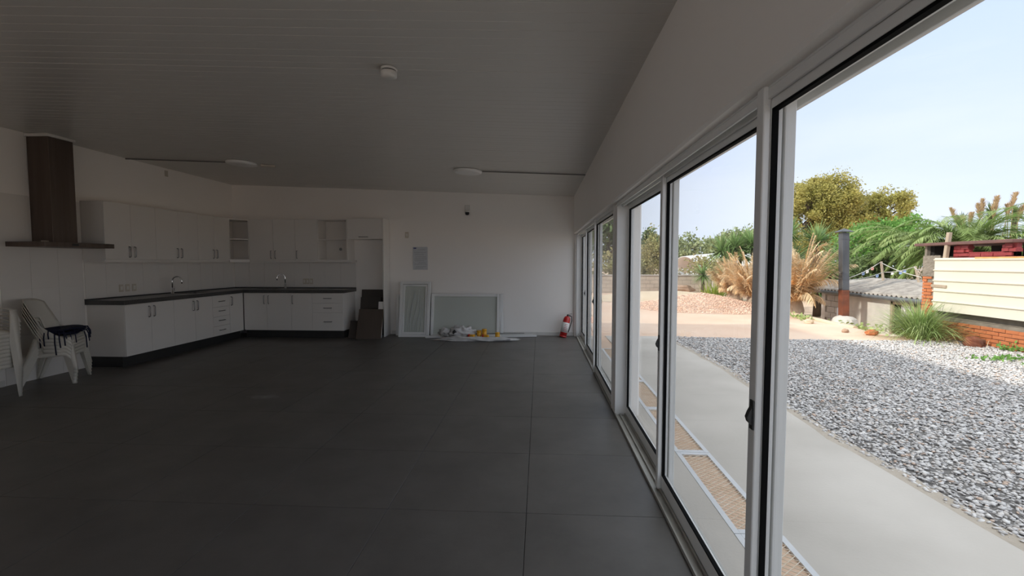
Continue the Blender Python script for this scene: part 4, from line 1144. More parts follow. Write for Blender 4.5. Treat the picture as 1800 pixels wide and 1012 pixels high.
m = MB(); m.box(BX + 1.1, BX + 1.25, 8.66, 9.66, 1.60, 1.845); m.box(BX + 1.1, BX + 1.25, 9.91, 10.3, 1.6, 1.845); m.box(BX + .12, BX + .72, 10.48, 10.58, 1.60, 1.845); m.build('painted_shade_wall', M['trough'], bq)  # inner walls coloured near-black to stand in for the shade inside the hut
# corrugated panel hung on its front
pnl = thing('sheet_metal_panel', 'long cream sheet-metal panel with rusty top edge hung on the brick barbecue', 'panel', (BX - .12, 8.3, .6))
PZ0, PZ1 = .50, 1.565
def ribz(v):
    z = PZ0 + (PZ1 - PZ0) * v; ph = (z - PZ0) / ((PZ1 - PZ0) / 5) % 1
    return z, (.0 if ph < .86 else .036 * math.sin((ph - .86) / .14 * PI))
def pf(u, v):
    z, r_ = ribz(v); y = 4.7 + (10.19 - 4.7) * u
    return (BX - .095 - r_ + .006 * math.sin(y * 2.1), y, z)
m = MB(); m.sheet(pf, 12, 100, .003, smooth=False); m.build('ribbed_sheet', M['panel'], pnl)
m = MB(); m.box(BX - .10, BX - .015, 4.7, 9.3, PZ1, PZ1 + .034); m.build('rusty_edge', M['rustedge'], pnl, .003)
m = MB(); m.box(BX - .10, BX - .015, 9.3, 10.19, PZ1, PZ1 + .022); m.build('top_fold', M['panel'], pnl, .003)
o = MB().obox((BX - .11, 10.05, 1.01), (.022, .36, .055), Matrix.Rotation(.02, 3, 'X')).build('wooden_lath', M['oldwood'], None, .003); tag(o, 'short wooden lath nailed across the left end of the cream panel', 'wood')
o = MB().bar((BX - .06, 9.98, 1.56), (BX - .05, 9.93, 2.10), .07, .07, up=(1, 0, 0)).build('wooden_post', M['oldwood'], None, .006); tag(o, 'pale weathered wooden post standing on the cream panel in front of the clay roof', 'post')
o = MB().tube([(BX - .06, 10.02, 1.592), (BX - .02, 10.0, 1.60), (BX + .02, 9.99, 1.592)], .022, 8).build('black_clip', M['black']); tag(o, 'small black clamp at the foot of the wooden post', 'clamp')

# ================================================================== SHED
SX = 9.6
sh = thing('shed', 'low whitewashed shed with a wavy grey fibre-cement roof and dark gutter', 'shed', (11, 14, -.53))
SY0, SY1 = 10.9, 16.2
m = MB(); m.box(SX, SX + .2, 13.3, 15.3, -.6, .56); m.box(SX + .05, SX + .2, SY0, 13.3, -.6, -.45); m.box(SX + .05, SX + .2, SY0, 13.3, .42, .56)
m.box(SX, SX + 3.5, SY1, SY1 + .2, -.6, .9); m.box(SX + 3.3, SX + 3.5, SY0, SY1, -.6, 1.0); m.box(SX, SX + 3.5, SY0 - .2, SY0, -.6, .9)
m.build('wall', M['shedwall'], sh)
blk = MB().box(-.07, .07, -.19, .19, -.09, .09).mesh('block', M['block'])
MB().box(SX + .06, SX + .2, 15.3, SY1, -.6, .56).build('block_backing', M['mortar'], sh)
for r_ in range(6):
    for q in range(3):
        y = 15.5 + .395 * q + (.195 if r_ % 2 else 0)
        if y < SY1 + .05: inst('block', blk, sh, (SX + .07 - sh.location.x, y - sh.location.y, -.44 + .192 * r_ - sh.location.z), rot=(0, 0, random.uniform(-.01, .01)))
# window of upright white slats
wf = MB(); wf.box(SX + .02, SX + .08, SY0, 13.3, .36, .42)
for y in (13.24, 12.45, 12.40, 11.5, 10.95): wf.box(SX + .02, SX + .08, y, y + .055, -.45, .42)
wf.build('window_frame', M['oldwood'], sh)
MB().box(SX + .10, SX + .11, SY0, 13.25, -.45, .36).build('window_pane', M['black'], sh)
sl_ = MB().box(-.006, .006, -.016, .016, -.40, .40).mesh('slat', M['whiteroof'])
y = 12.98
while y > 11.0:
    inst('slat', sl_, sh, (SX + .075 - sh.location.x, y - sh.location.y, -.04 - sh.location.z), rot=(0, 0, random.uniform(-.3, .3))); y -= .052
MB().box(SX + .055, SX + .062, 12.99, 13.20, -.06, -.03).build('window_bar', M['whiteroof'], sh)
# roof sheets: waves run up the slope
def roof_sheet(ya, yb):
    m = MB()
    def rf(u, v):
        x = SX - .22 + 2.0 * u; y = ya + (yb - ya) * v
        return (x, y, .60 + .40 * u * (1 - .12 * u) + .032 * math.sin(2 * PI * y / .17) + .004 * mnoise.noise(Vector((x * 2, y * 2, 0))))
    n_w = max(8, int((yb - ya) / .17 * 8)); m.sheet(rf, 8, n_w, .008); return m
ys_ = [SY0 - .25, 12.0, 13.05, 14.1, 15.15, SY1 + .35]
for i in range(5):
    o = roof_sheet(ys_[i], ys_[i + 1] + .03).build('roof_sheet', M['asbestos'], sh)
m = MB()
m.sheet(lambda u, v: (SX + 1.75 + 2.0 * u, SY0 - .25 + (SY1 + .6 - SY0) * v, .945 - .35 * u + .022 * math.sin(2 * PI * (SY0 + (SY1 + .6 - SY0) * v) / .17)), 4, 260, .008); m.build('rear_roof', M['asbestos'], sh)
m = MB(); m.tube([(SX - .20, SY0 - .25, .53), (SX - .20, SY1 + .3, .53)], .055, 10); m.build('gutter', M['gutter'], sh)
MB().box(SX - .16, SX - .02, SY0 - .2, SY1 + .2, .50, .575).build('fascia_board', M['gutter'], sh)
o = MB().lathe([(.03, 0), (.03, .62)], 8, (SX - .35, 14.95, -.53)).build('white_pipe', M['whiteroof']); tag(o, 'short white pipe standing against the shed wall left of the flue', 'pipe')
# flue
CXY = (8.80, 13.95)
fl = thing('metal_flue', 'tall square black sheet-metal flue with rusty foot and pyramid cap', 'flue', (CXY[0], CXY[1], -.06))
def sq(x, y, w, z0, z1, lean=0):
    return MB().add([(x + sx * w / 2 + dz * lean, y + sy * w / 2, z) for z, dz in ((z0, 0), (z1, z1 - z0)) for sx, sy in ((-1, -1), (1, -1), (1, 1), (-1, 1))], [(3, 2, 1, 0), (4, 5, 6, 7), (0, 1, 5, 4), (1, 2, 6, 5), (2, 3, 7, 6), (3, 0, 4, 7)])
sq(CXY[0], CXY[1], .195, -.05, .70, -.035).build('rusty_section', M['rust'], fl, .006)
sq(CXY[0] - .026, CXY[1], .19, .70, 2.34, -.035).build('black_section', M['flue'], fl, .006)
m = MB()
for z in (1.0, 2.15): m.box(CXY[0] - .026 - .035 * (z - .7) - .102, CXY[0] - .026 - .035 * (z - .7) + .102, CXY[1] - .102, CXY[1] + .102, z, z + .025)
m.build('band', M['flue'], fl)
cx_ = CXY[0] - .083
m = MB().add([(cx_ - .17, CXY[1] - .17, 2.36), (cx_ + .17, CXY[1] - .17, 2.36), (cx_ + .17, CXY[1] + .17, 2.36), (cx_ - .17, CXY[1] + .17, 2.36), (cx_ - .17, CXY[1] - .17, 2.375), (cx_ + .17, CXY[1] - .17, 2.375), (cx_ + .17, CXY[1] + .17, 2.375), (cx_ - .17, CXY[1] + .17, 2.375), (cx_, CXY[1], 2.47)],
    [(3, 2, 1, 0), (0, 1, 5, 4), (1, 2, 6, 5), (2, 3, 7, 6), (3, 0, 4, 7), (4, 5, 8), (5, 6, 8), (6, 7, 8), (7, 4, 8)])
m.box(cx_ - .11, cx_ - .09, CXY[1] - .11, CXY[1] - .09, 2.33, 2.365); m.box(cx_ + .09, cx_ + .11, CXY[1] + .09, CXY[1] + .11, 2.33, 2.365)
m.build('cap', M['flue'], fl)
rock('concrete_block', 'rough grey concrete footing under the black flue', 'block', (CXY[0], CXY[1] - .05, -.28), (.36, .34, .25), 4.4, 'shedwall', .12)

# ================================================================== FAR WALL, HANGAR
m = MB(); m.box(-12, 8.6, 23.9, 24.1, -.3, .82)
struct('wall_yard', m, M['farwall'])
m = MB(); m.box(-12, 8.6, 23.86, 24.14, .82, .87); o = m.build('trim_5', M['block']); o['kind'] = 'structure'
m = MB(); m.box(8.6, 12.0, 23.6, 23.8, -.6, .55); o = m.build('low_wall', M['block']); tag(o, 'lower pale block wall behind the agave and dry palms', 'wall', kind='structure')
hg = thing('white_tent', 'long white arched tent roof beyond the far block wall', 'tent', (15, 38, 0))
def tent(u, v):
    a = PI * v; x = 11.5 + 7.5 * u
    return (x, 38 - 3.0 * math.cos(a), -.5 + 1.45 * (1 if 0 < v < 1 else 0) + 1.35 * math.sin(a) * (.62 + .38 * math.sin(PI * min(.5, u * .6 + .12))))
MB().sheet(tent, 12, 14, .05).build('arched_roof', M['whiteroof'], hg)

# ================================================================== PLANTS
def leaf_quads(C, size, rng, aspect=.55, up=.0):
    """one folded leaf (two triangles as a quad) per centre"""
    n = len(C)
    a = rng.normal(size=(n, 3)); a[:, 2] += up; a /= np.linalg.norm(a, axis=1)[:, None]
    b = rng.normal(size=(n, 3)); b -= (a * b).sum(1)[:, None] * a; b /= np.linalg.norm(b, axis=1)[:, None]
    s = size[:, None]
    V = np.stack([C - a * s, C + b * s * aspect, C + a * s, C - b * s * aspect], 1).reshape(-1, 3)
    F = np.arange(4 * n).reshape(n, 4)
    return V, F
def crown_pts(c, r, n, rng, clumps=40, spread=.22, shell=.65, cut=-.9):
    d = rng.normal(size=(clumps * 3, 3)); d /= np.linalg.norm(d, axis=1)[:, None]; d = d[d[:, 2] > cut][:clumps]
    rad = rng.uniform(shell, 1.0, len(d))
    cc = d * rad[:, None]
    k = rng.integers(0, len(cc), n)
    p = cc[k] + rng.normal(size=(n, 3)) * spread * rng.uniform(.5, 1.1, (len(cc), 1))[k]
    return np.array(c) + p * np.array(r)
def tree(name, label, cat, base, h, crowns, mat, n, leaf, seed, group=None, trunk_r=.2, clumps=40, spread=.2):
    """crowns: list of (centre, radii); trunk from base with a limb into each crown"""
    rng = np.random.default_rng(seed); random.seed(seed)
    t = thing(name, label, cat, base, group)
    tr = MB(); b = Vector(base); top = b + Vector((0, 0, h * .45))
    tr.tube([b + Vector((0, 0, -.2)), b + Vector((.02 * h, 0, h * .2)), top], [trunk_r, trunk_r * .8, trunk_r * .65], 8)
    tr.build('trunk', M['bark'], t)
    br = MB()
    for c, r in crowns:
        for q in range(5):
            e = Vector(c) + Vector((random.uniform(-.7, .7) * r[0], random.uniform(-.7, .7) * r[1], random.uniform(-.3, .7) * r[2]))
            mid = top.lerp(e, .5) + Vector((0, 0, .1 * h))
            br.tube([top - Vector((0, 0, h * .08)), mid, e], [trunk_r * .45, trunk_r * .25, trunk_r * .07], 5)
    br.build('branches', M['bark'], t)
    tot = sum(r[0] * r[2] for c, r in crowns); Vs = []; Fs = []; k = 0
    for c, r in crowns:
        m_ = int(n * r[0] * r[2] / tot)
        P = crown_pts(c, r, m_, rng, clumps, spread)
        V, F = leaf_quads(P, rng.uniform(.6, 1.2, m_) * leaf, rng, .6); Vs.append(V); Fs.append(F + k); k += len(V)
    fast_mesh('crown', np.concatenate(Vs), np.concatenate(Fs), M[mat], t, stuff=True)
    return t
def bush(name, label, cat, base, r, mat, n, leaf, seed, group=None, clumps=22, up=.2):
    rng = np.random.default_rng(seed)
    t = thing(name, label, cat, base, group)
    P = crown_pts((base[0], base[1], base[2] + r[2] * .85), r, n, rng, clumps, .26, .45)
    P = P[P[:, 2] > base[2] - .05]
    V, F = leaf_quads(P, rng.uniform(.6, 1.2, len(P)) * leaf, rng, .5, up)
    fast_mesh('foliage', V, F, M[mat], t, stuff=True)
    m = MB(); random.seed(seed)
    for q in range(4): m.tube([(base[0], base[1], base[2] - .1), (base[0] + random.uniform(-.6, .6) * r[0], base[1] + random.uniform(-.5, .5) * r[1], base[2] + r[2])], [.05, .02], 5)
    m.build('stem', M['bark'], t)
    return t
def blade_mesh(roots, dirs, L, w, droop, seg=5, fold=False):
    """tapering blades from roots heading along dirs and bending down"""
    n = len(roots); V = np.zeros((n, (seg + 1) * 2, 3)); p = roots.copy(); d = dirs.copy()
    side = np.cross(d, np.array([0, 0, 1.0])); ln = np.linalg.norm(side, axis=1); side[ln < .05] = (1, 0, 0); side /= np.linalg.norm(side, axis=1)[:, None]
    for s in range(seg + 1):
        t = s / seg; ww = w * (1 - t) ** .75 * (.6 + .4 * min(1, t * 4)) + .0008
        V[:, 2 * s] = p - side * ww[:, None] if hasattr(ww, '__len__') else p - side * ww
        V[:, 2 * s + 1] = p + side * ww[:, None] if hasattr(ww, '__len__') else p + side * ww
        p = p + d * (L / seg)[:, None]
        d = d + np.array([0, 0, -1.0]) * (droop / seg)[:, None]; d /= np.linalg.norm(d, axis=1)[:, None]
    F = []
    for s in range(seg): F.append([2 * s, 2 * s + 1, 2 * s + 3, 2 * s + 2])
    F = np.array(F)[None] + (np.arange(n) * (seg + 1) * 2)[:, None, None]
    return V.reshape(-1, 3), F.reshape(-1, 4)
def rosette(parent, c, L, n, seed, mat='yucca', w=.022, zmin=-.5, droop=.6, name='leaf_rosette'):
    rng = np.random.default_rng(seed)
    d = rng.normal(size=(n * 3, 3)); d /= np.linalg.norm(d, axis=1)[:, None]; d = d[d[:, 2] > zmin][:n]
    n = len(d); roots = np.tile(np.array(c, float), (n, 1)) + d * .04
    V, F = blade_mesh(roots, d, rng.uniform(.75, 1.1, n) * L, np.full(n, w) * rng.uniform(.8, 1.2, n), rng.uniform(.3, 1.0, n) * droop, 4)
    return fast_mesh(name, V, F, M[mat], parent)
def yucca(label, base, heads, seed, L=.75, n=110, mat='yucca', w=.028):
    t = thing('yucca', label, 'yucca', base)
    m = MB(); b = Vector(base)
    for h in heads:
        hv = Vector(h); m.tube([b + Vector((0, 0, -.15)), b.lerp(hv, .5) + Vector((.05, 0, 0)), hv], [.12, .085, .07], 7)
    m.build('trunk', M['bark'], t)
    for i, h in enumerate(heads): rosette(t, h, L * random.uniform(.85, 1.1), n, seed * 31 + i, mat, w)
    return t
def frond(parent, base, az, el, L, seed, mat='palm', leaflet=.32, droop=1.3, n=34, w=.013, hang=.25, name='frond'):
    rng = np.random.default_rng(seed)
    d = np.array([math.cos(az) * math.cos(el), math.sin(az) * math.cos(el), math.sin(el)]); p = np.array(base, float)
    pts = []; seg = 14
    for s in range(seg + 1):
        pts.append((p.copy(), d.copy())); p = p + d * L / seg
        d = d + np.array([0, 0, -1]) * droop / seg * (.4 + 1.2 * s / seg); d /= np.linalg.norm(d)
    roots = []; dirs = []; Ls = []
    for k in range(n):
        t = .12 + .88 * k / n; f = t * seg; i = min(seg - 1, int(f)); a, da = pts[i]; b, _ = pts[i + 1]; q = a + (b - a) * (f - i)
        side = np.cross(da, [0, 0, 1]); side /= max(1e-6, np.linalg.norm(side)); up = np.cross(side, da)
        for sg in (-1, 1):
            v = side * sg * .85 + da * (.55 + .5 * t) + up * (.25 - hang * 1.4) + rng.normal(size=3) * .08
            roots.append(q); dirs.append(v / np.linalg.norm(v)); Ls.append(leaflet * (math.sin(PI * (.15 + .8 * t)) * .9 + .15) * rng.uniform(.85, 1.1))
    n2 = len(roots)
    V, F = blade_mesh(np.array(roots), np.array(dirs), np.array(Ls), np.full(n2, w), np.full(n2, .5 + hang), 2)
    # rachis as a thin flat strip of quads
    rv = []; rf = []
    for s, (q, dd) in enumerate(pts):
        side = np.cross(dd, [0, 0, 1]); side /= max(1e-6, np.linalg.norm(side)); up = np.cross(side, dd); ww = .018 * (1 - s / seg) + .004
        rv += [q - side * ww, q + up * ww, q + side * ww, q - up * ww * .5]
        if s:
            k = len(rv) - 8
            for j in range(4): rf.append([k + j, k + (j + 1) % 4, k + 4 + (j + 1) % 4, k + 4 + j])
    V = np.concatenate([V, np.array(rv)]); F = np.concatenate([F, np.array(rf) + len(V) - len(rv)])
    return fast_mesh(name, V, F, M[mat], parent)

# --- far trees (through the doors)
def tr_at(px_x_over_y, Y): return px_x_over_y * Y
tree('far_tree', 'dark tall tree behind the far wall seen through the far sliding door', 'tree', (4.9, 33, -.3), 5, [((4.9, 33, 3.4), (1.5, 1.4, 2.4))], 'oak', 5000, .16, 11)
tree('far_tree', 'dark feathery conifer rising above the shrubs beside the pier', 'tree', (9.6, 42, -.3), 4.5, [((9.6, 42, 3.0), (1.0, 1.0, 1.4)), ((9.2, 42, 2.1), (1.5, 1.2, 1.2))], 'oak', 3500, .16, 12)
bush('far_shrub', 'olive shrub above the far block wall, left in the glass beside the pier', 'shrub', (5.75, 27.5, -.2), (.85, .8, 1.5), 'bushleaf', 3200, .09, 13)
bush('far_shrub', 'yellow-green shrub above the far block wall behind the middle stile', 'shrub', (6.95, 29.2, -.2), (.75, .8, 1.75), 'bushleaf', 3400, .09, 14)
bush('far_shrub', 'green shrub above the far block wall seen through the far sliding door', 'shrub', (4.0, 27, -.2), (1.5, 1.0, 1.2), 'bushleaf', 2600, .11, 15)
hz = [(19, 82, 4.7, 6.5), (26.5, 84, 6.0, 6.5), (33, 80, 6.9, 6.0), (39.5, 84, 7.0, 6.5), (46, 82, 6.6, 6.5)]
hl = ['leftmost', 'second from the left', 'third from the left', 'fourth from the left', 'rightmost']
for i, (x, y, h, r) in enumerate(hz):
    tree('distant_tree', 'hazy green tree of the distant row, %s of the five' % hl[i], 'tree', (x, y, -1), h, [((x, y, h * .52), (r * .8, r * .6, h * .5))], 'hazeleaf', 4200, .32, 20 + i, 'distant row of trees', .3, 50, .2)
# blossom shrub and agave in front of the wall
t = bush('blossom_shrub', 'shrub dotted with white blossoms over the far block wall', 'shrub', (7.7, 25.2, .2), (.9, .6, .55), 'bushleaf', 900, .08, 31)
rng = np.random.default_rng(32); P = crown_pts((7.7, 25.0, .70), (.95, .4, .5), 210, rng, 20, .3, .5); V, F = leaf_quads(P, rng.uniform(.05, .10, len(P)), rng, .9); fast_mesh('blossoms', V, F, M['blossom'], t, stuff=True)
bush('far_shrub', 'olive shrub under the white tent roof behind the agave', 'shrub', (11.0, 31, .0), (1.5, 1.0, .95), 'bushleaf', 2600, .12, 33)
t = thing('agave', 'dark green spiky agave standing in front of the low block wall', 'agave', (7.75, 22.6, -.1))
MB().tube([(7.75, 22.6, -.1), (7.76, 22.6, .85)], [.09, .07], 7).build('trunk', M['bark'], t); rosette(t, (7.76, 22.6, .92), .72, 110, 71, 'yucca', .035, -.75, .5)
# yuccas
yucca('tall yucca with several leafy heads, left of the dry palm', (8.6, 21.5, -.1), [(8.15, 21.4, 1.95), (8.75, 21.5, 2.1), (8.4, 21.2, 1.4), (9.1, 21.6, 1.8)], 3, .95, 190, 'yucca', .045)
yucca('tall yucca half hidden behind the near door stile', (9.9, 21.5, -.1), [(9.4, 21.4, 2.25), (10.2, 21.4, 2.6), (9.7, 21.2, 1.5), (10.6, 21.6, 1.8)], 4, .95, 190, 'yucca', .045)
yucca('yucca with two heads just right of the near door stile, behind the dry palm', (9.5, 18.2, -.4), [(9.35, 18.1, 2.5), (9.55, 18.2, 1.5)], 5, .85, 200, 'yucca', .04)
yucca('yucca with a round head between the dry palm and the black flue', (10.35, 18.0, -.5), [(10.30, 18.0, 2.22), (10.75, 17.8, 1.05), (10.3, 17.9, .5)], 6, .9, 220, 'yucca', .042)
# lime tuft
t = thing('grass_tuft', 'lime green grass tuft at the foot of the left dry palm', 'grass', (7.35, 20.0, -.06))
rng = np.random.default_rng(41); n_ = 160; a = rng.uniform(0, 2 * PI, n_); e_ = rng.uniform(.7, 1.45, n_); d = np.stack([np.cos(a) * np.cos(e_), np.sin(a) * np.cos(e_), np.sin(e_)], 1)
V, F = blade_mesh(np.tile([7.35, 20.0, -.06], (n_, 1)) + rng.normal(size=(n_, 3)) * [.2, .15, 0], d, rng.uniform(.5, 1.0, n_), np.full(n_, .02), rng.uniform(.4, 1.2, n_), 4); fast_mesh('blades', V, F, M['lime'], t, stuff=True)
# dry palms
def dry_palm(label, base, k, seed, L, el=(.85, 1.45), lf=.42):
    rng = np.random.default_rng(seed); t = thing('dry_palm', label, 'palm', base)
    m = MB(); m.lathe([(.28, -.2), (.32, .1), (.26, .35), (.12, .5)], 10, base); m.build('trunk', M['oldwood'], t)
    for i in range(k):
        az = 2 * PI * i / k + rng.uniform(-.3, .3); e1 = rng.uniform(*el)
        frond(t, (base[0] + .15 * math.cos(az), base[1] + .15 * math.sin(az), base[2] + .2), az, e1, L * rng.uniform(.7, 1.1), seed * 100 + i, 'dead', lf, rng.uniform(.4, 1.9), 58, .017, .6)
    for i in range(10):
        az = rng.uniform(0, 2 * PI); frond(t, (base[0] + .12 * math.cos(az), base[1] + .12 * math.sin(az), base[2] + .35), az, rng.uniform(.7, 1.3), L * rng.uniform(.35, .55), seed * 100 + 60 + i, 'dead', .34, rng.uniform(2.0, 3.4), 30, .016, .7)
    return t
t = dry_palm('tall dry tan palm with a drooping frond beside the black flue', (7.75, 14.7, -.06), 40, 51, 2.15, (1.1, 1.55), .46)
frond(t, (7.95, 14.6, .45), math.radians(-8), .95, 1.55, 998, 'dead', .40, 2.6, 60, .014, .7)
frond(t, (7.95, 14.7, .7), math.radians(20), 1.3, 1.9, 997, 'dead', .36, 2.2, 50, .014, .7)
dry_palm('wide dry tan palm left of the near door stile', (7.5, 16.6, -.06), 40, 52, 1.9, (1.0, 1.53), .46)
dry_palm('dry tan palm furthest left, behind the reddish heap', (7.72, 18.9, -.06), 36, 53, 1.6, (1.0, 1.53), .46)
# plane trees far behind
tree('plane_tree', 'large yellow-green plane tree rising left behind the flue', 'tree', (25.4, 45, -1), 11,
     [((24.3, 45, 6.5), (2.4, 2.6, 2.2)), ((26.8, 45, 6.9), (2.7, 2.6, 2.4)), ((23.8, 45, 4.3), (2.2, 2.5, 2.2)), ((27.4, 45, 4.6), (2.6, 2.5, 2.3)), ((25.7, 45, 7.8), (2.3, 2.0, 1.4))], 'plane', 60000, .105, 61, None, .45, 46, .15)
tree('plane_tree', 'smaller yellow-green plane tree right of the large one', 'tree', (31.4, 46, -1), 9.5,
     [((30.3, 46, 6.1), (1.7, 2, 1.5)), ((32.6, 46, 6.6), (2.0, 2, 1.7)), ((30.8, 46, 4.4), (2.6, 2.4, 1.9)), ((33.6, 46, 4.6), (1.5, 1.6, 1.5))], 'plane', 30000, .105, 62, None, .4, 40, .15)
tree('green_tree', 'bright green layered tree between the flue and the barbecue', 'tree', (18.6, 26.5, -.6), 4.6,
     [((17.3, 26.5, 2.3), (1.2, 1.2, .9)), ((18.6, 26.5, 3.0), (1.4, 1.2, .8)), ((19.6, 26.7, 2.6), (1.3, 1.2, .8)), ((18.3, 26.2, 1.5), (2.1, 1.3, 1.0)), ((20.2, 26.8, 3.3), (.9, 1, .7))], 'acid', 15000, .085, 63, None, .2, 26, .2)
bush('green_shrub', 'dark shrub behind the shed roof next to the flue', 'shrub', (15.4, 22.5, -.5), (1.6, 1.2, 1.3), 'oak', 3500, .09, 64)
bush('green_shrub', 'dark green shrub behind the yucca and the shed', 'shrub', (13.0, 21.3, -.5), (1.4, 1.1, 1.4), 'oak', 3500, .09, 66)
bush('green_shrub', 'bright shrub at the right edge above the cream panel', 'shrub', (17.6, 17.5, -.3), (1.6, 1.5, 1.35), 'acid', 4200, .085, 65)
# canary palms
def green_palm(label, base, hub, k, seed, L, elr, azr=(0, 2 * PI), droop=(.9, 1.7)):
    rng = np.random.default_rng(seed); t = thing('palm_tree', label, 'palm', base)
    m = MB(); m.tube([(base[0], base[1], base[2] - .1), hub], [.42, .36], 10); m.build('trunk', M['bark'], t)
    for i in range(k):
        az = azr[0] + (azr[1] - azr[0]) * (i + rng.uniform(-.3, .3)) / k
        e1 = rng.uniform(*elr)
        frond(t, hub, az, e1, L * rng.uniform(.8, 1.1), seed * 100 + i, 'palm', .62, rng.uniform(*droop), 64, .017, .2)
    return t
green_palm('green palm with arching fronds behind the barbecue roof', (15.4, 17.8, -.4), (15.4, 17.8, 1.85), 88, 72, 2.6, (-.1, 1.2), droop=(1.5, 2.9))
green_palm('green palm with low drooping fronds between the shed and the barbecue', (16.5, 20.5, -.5), (16.5, 20.5, 1.85), 80, 73, 3.5, (.05, .85), droop=(1.2, 2.2))
# pampas grass
pg = thing('pampas_grass', 'pampas grass with tall tan plumes rising behind the palm', 'pampas grass', (20.0, 21.5, -.3))
def pam(px, top, bot, lean=0.0):
    x = (px - 948) / 818 * 21.5 * 1.0; x = x / (1 + 0)   # position along the row
    return x
rng = np.random.default_rng(81)
stem = MB()
for (X, zt, ln_, lean) in [(17.98, 3.8, .62, -.30), (18.35, 3.45, .55, -.05), (18.68, 3.6, .5, .08), (18.77, 3.95, .6, -.1), (19.24, 4.2, .65, 0), (19.42, 4.0, .6, .04), (19.6, 4.3, .6, .05), (20.15, 4.15, .6, .3), (20.3, 4.0, .7, -.05), (20.55, 4.45, .45, .12), (20.75, 3.95, .7, .25)]:
    tip = np.array([X + lean * .6, 21.5 + rng.uniform(-.3, .3), zt]); bot = tip - np.array([lean, 0, ln_])
    stem.tube([(X - lean * 2, 21.5, 0), tuple(bot), tuple(tip)], [.02, .015, .006], 5)
    n_ = 150; t_ = rng.uniform(0, 1, n_); C = bot + (tip - bot) * t_[:, None]
    a = rng.uniform(0, 2 * PI, n_); d = np.stack([np.cos(a) * .45, np.sin(a) * .45, np.full(n_, .85)], 1); d /= np.linalg.norm(d, axis=1)[:, None]
    V, F = blade_mesh(C, d, .13 + .17 * np.sin(PI * np.clip(t_ * .9 + .1, 0, 1)), np.full(n_, .022), np.full(n_, .5), 2); fast_mesh('plume', V, F, M['plume'], pg)
stem.build('stem', M['plume'], pg)
n_ = 1400; a = rng.uniform(0, 2 * PI, n_); e_ = rng.uniform(.75, 1.5, n_); d = np.stack([np.cos(a) * np.cos(e_), np.sin(a) * np.cos(e_), np.sin(e_)], 1)
R_ = np.stack([rng.uniform(18.4, 22.5, n_), 21.6 + rng.normal(size=n_) * .35, np.full(n_, -.2)], 1)
V, F = blade_mesh(R_, d, rng.uniform(2.2, 3.9, n_), np.full(n_, .022), rng.uniform(.5, 1.5, n_), 5); fast_mesh('foliage', V, F, M['grass'], pg, stuff=True)
for i, (X, Y, Z, L_) in enumerate([(20.0, 22.0, 3.65, .55), (21.2, 22.2, 3.6, .5), (19.0, 22.3, 3.2, .6)]):
    t = thing('fan_palm', ['dark fan palm head among the pampas plumes, left of the three', 'dark fan palm head among the pampas plumes, right of the three', 'dark fan palm head lowest among the pampas plumes'][i], 'palm', (X, Y, -.3))
    MB().tube([(X, Y, -.3), (X, Y, Z)], [.14, .1], 7).build('trunk', M['bark'], t); rosette(t, (X, Y, Z), L_, 150, 300 + i, 'oak', .03, -.6, .6)
# grass clump in front of the barbecue
gc = thing('grass_clump', 'big arching green grass clump in front of the brick barbecue', 'grass', (7.72, 9.9, -.06))
rng = np.random.default_rng(91); n_ = 1100
a = rng.uniform(0, 2 * PI, n_); rad = np.abs(rng.normal(size=n_)); e_ = np.clip(1.35 - .32 * rad, .45, 1.5)
d = np.stack([np.cos(a) * np.cos(e_), np.sin(a) * np.cos(e_), np.sin(e_)], 1)
R_ = np.array([7.72, 9.9, -.06]) + np.stack([np.cos(a) * .14 * rad, np.sin(a) * .24 * rad, np.zeros(n_)], 1)
V, F = blade_mesh(R_, d, rng.uniform(.55, 1.02, n_), np.full(n_, .0075), rng.uniform(.9, 2.4, n_), 6)
fast_mesh('blades', V, F, M['grass'], gc, stuff=True)
n_ = 220; a = rng.uniform(0, 2 * PI, n_); e_ = rng.uniform(.1, .7, n_); d = np.stack([np.cos(a) * np.cos(e_), np.sin(a) * np.cos(e_), np.sin(e_)], 1)
R_ = np.array([7.95, 9.75, -.06]) + rng.normal(size=(n_, 3)) * [.15, .3, 0]
V, F = blade_mesh(R_, d, rng.uniform(.25, .5, n_), np.full(n_, .006), rng.uniform(.6, 1.4, n_), 4); fast_mesh('dry_blades', V, F, M['dead'], gc, stuff=True)
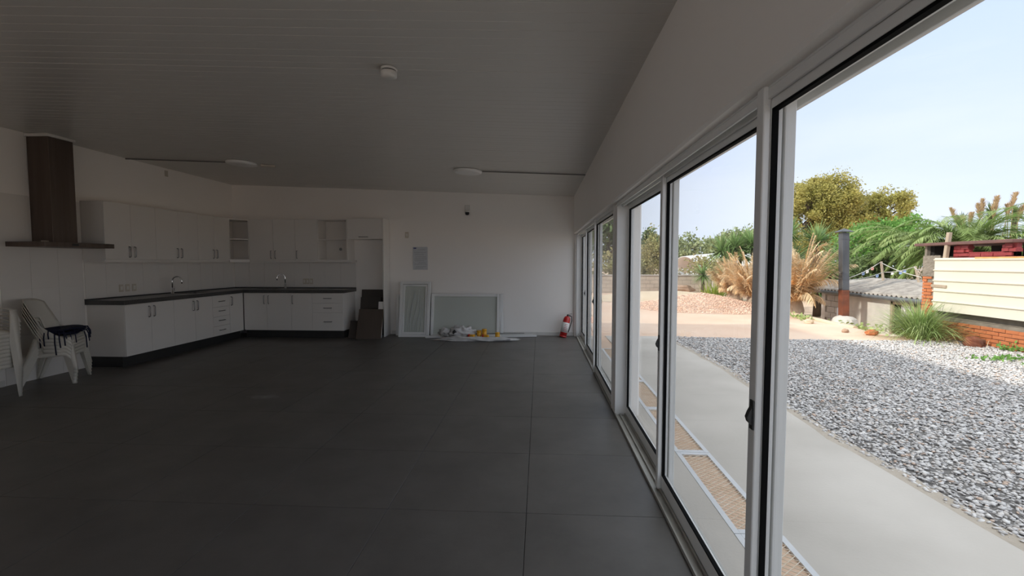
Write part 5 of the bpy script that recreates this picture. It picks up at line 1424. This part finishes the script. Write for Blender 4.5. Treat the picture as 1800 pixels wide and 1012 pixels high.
# weeds at the foot of the wall
def weed(label, c, r, n, seed, mat='acid', leaf=.035):
    rng = np.random.default_rng(seed); P = np.array(c) + rng.normal(size=(n, 3)) * np.array(r); P[:, 2] = c[2] + np.abs(P[:, 2] - c[2])
    V, F = leaf_quads(P, rng.uniform(.5, 1.2, n) * leaf, rng, .6, .4); o = fast_mesh('weed', V, F, M[mat], loc=c); tag(o, label, 'weed')
weed('small creeping weed on the gravel, left of the two near the brick wall', (7.35, 7.75, -.035), (.22, .06, .03), 110, 95)
weed('small creeping weed on the gravel nearest the right edge', (7.75, 7.35, -.035), (.25, .10, .03), 130, 96)
weed('sprig of weed growing at the base of the brick wall', (8.22, 8.55, -.04), (.04, .10, .06), 60, 97)
weed('low weed patch at the edge of the yard in front of the dry palm', (7.25, 13.4, -.05), (.15, .3, .05), 90, 98, 'grass', .05)
weed('low weed patch beside the shed wall under the flue', (8.6, 13.2, -.35), (.3, .4, .10), 160, 99, 'grass', .06)

# sticks and flag lines over the shed roof
st1 = MB().bar((11.0, 15.57, .90), (11.0, 15.7, 1.52), .05, .05, up=(1, 0, 0)).build('wooden_stick', M['oldwood']); tag(st1, 'thin wooden stick on the shed roof holding the flag line, left of the two', 'stick')
st2 = MB().bar((11.0, 14.16, .90), (11.0, 14.33, 1.38), .045, .045, up=(1, 0, 0)).build('wooden_stick', M['oldwood']); tag(st2, 'thin wooden stick on the shed roof holding the flag line, right of the two', 'stick')
def rope(label, pts, flags):
    t = thing('flag_line', label, 'rope', pts[0]); P = []
    for a, b in zip(pts[:-1], pts[1:]):
        for i in range(8):
            s = i / 8; P.append(Vector(a).lerp(Vector(b), s) - Vector((0, 0, .05 * math.sin(PI * s))))
    P.append(Vector(pts[-1])); MB().tube(P, .011, 5).build('cord', M['rope'], t)
    for seg, s, mt in flags:
        p = Vector(pts[seg]).lerp(Vector(pts[seg + 1]), s) - Vector((0, 0, .05 * math.sin(PI * s)))
        MB().sheet(lambda u, v: (p.x + .015 * math.sin(3 * v), p.y + .11 * (u - .5), p.z + .01 - .10 * v * (1 - .3 * abs(u - .5))), 4, 4, .004).build('flag', M[mt], t)
rope('upper flag line with white, pink and blue scraps over the shed roof', [(8.9, 13.95, 1.05), (10.97, 15.7, 1.50), (9.6, 12.3, 1.12)], [(0, .55, 'whiteroof'), (0, .72, 'flagpink'), (1, .55, 'flagblue'), (0, .42, 'flagblue')])
rope('lower flag line slung between the sticks and the barbecue', [(8.9, 13.95, .99), (10.97, 15.55, 1.18), (10.97, 14.33, 1.36), (9.6, 12.3, 1.33)], [(1, .3, 'whiteroof'), (0, .8, 'flagblue'), (1, .7, 'flagblue')])
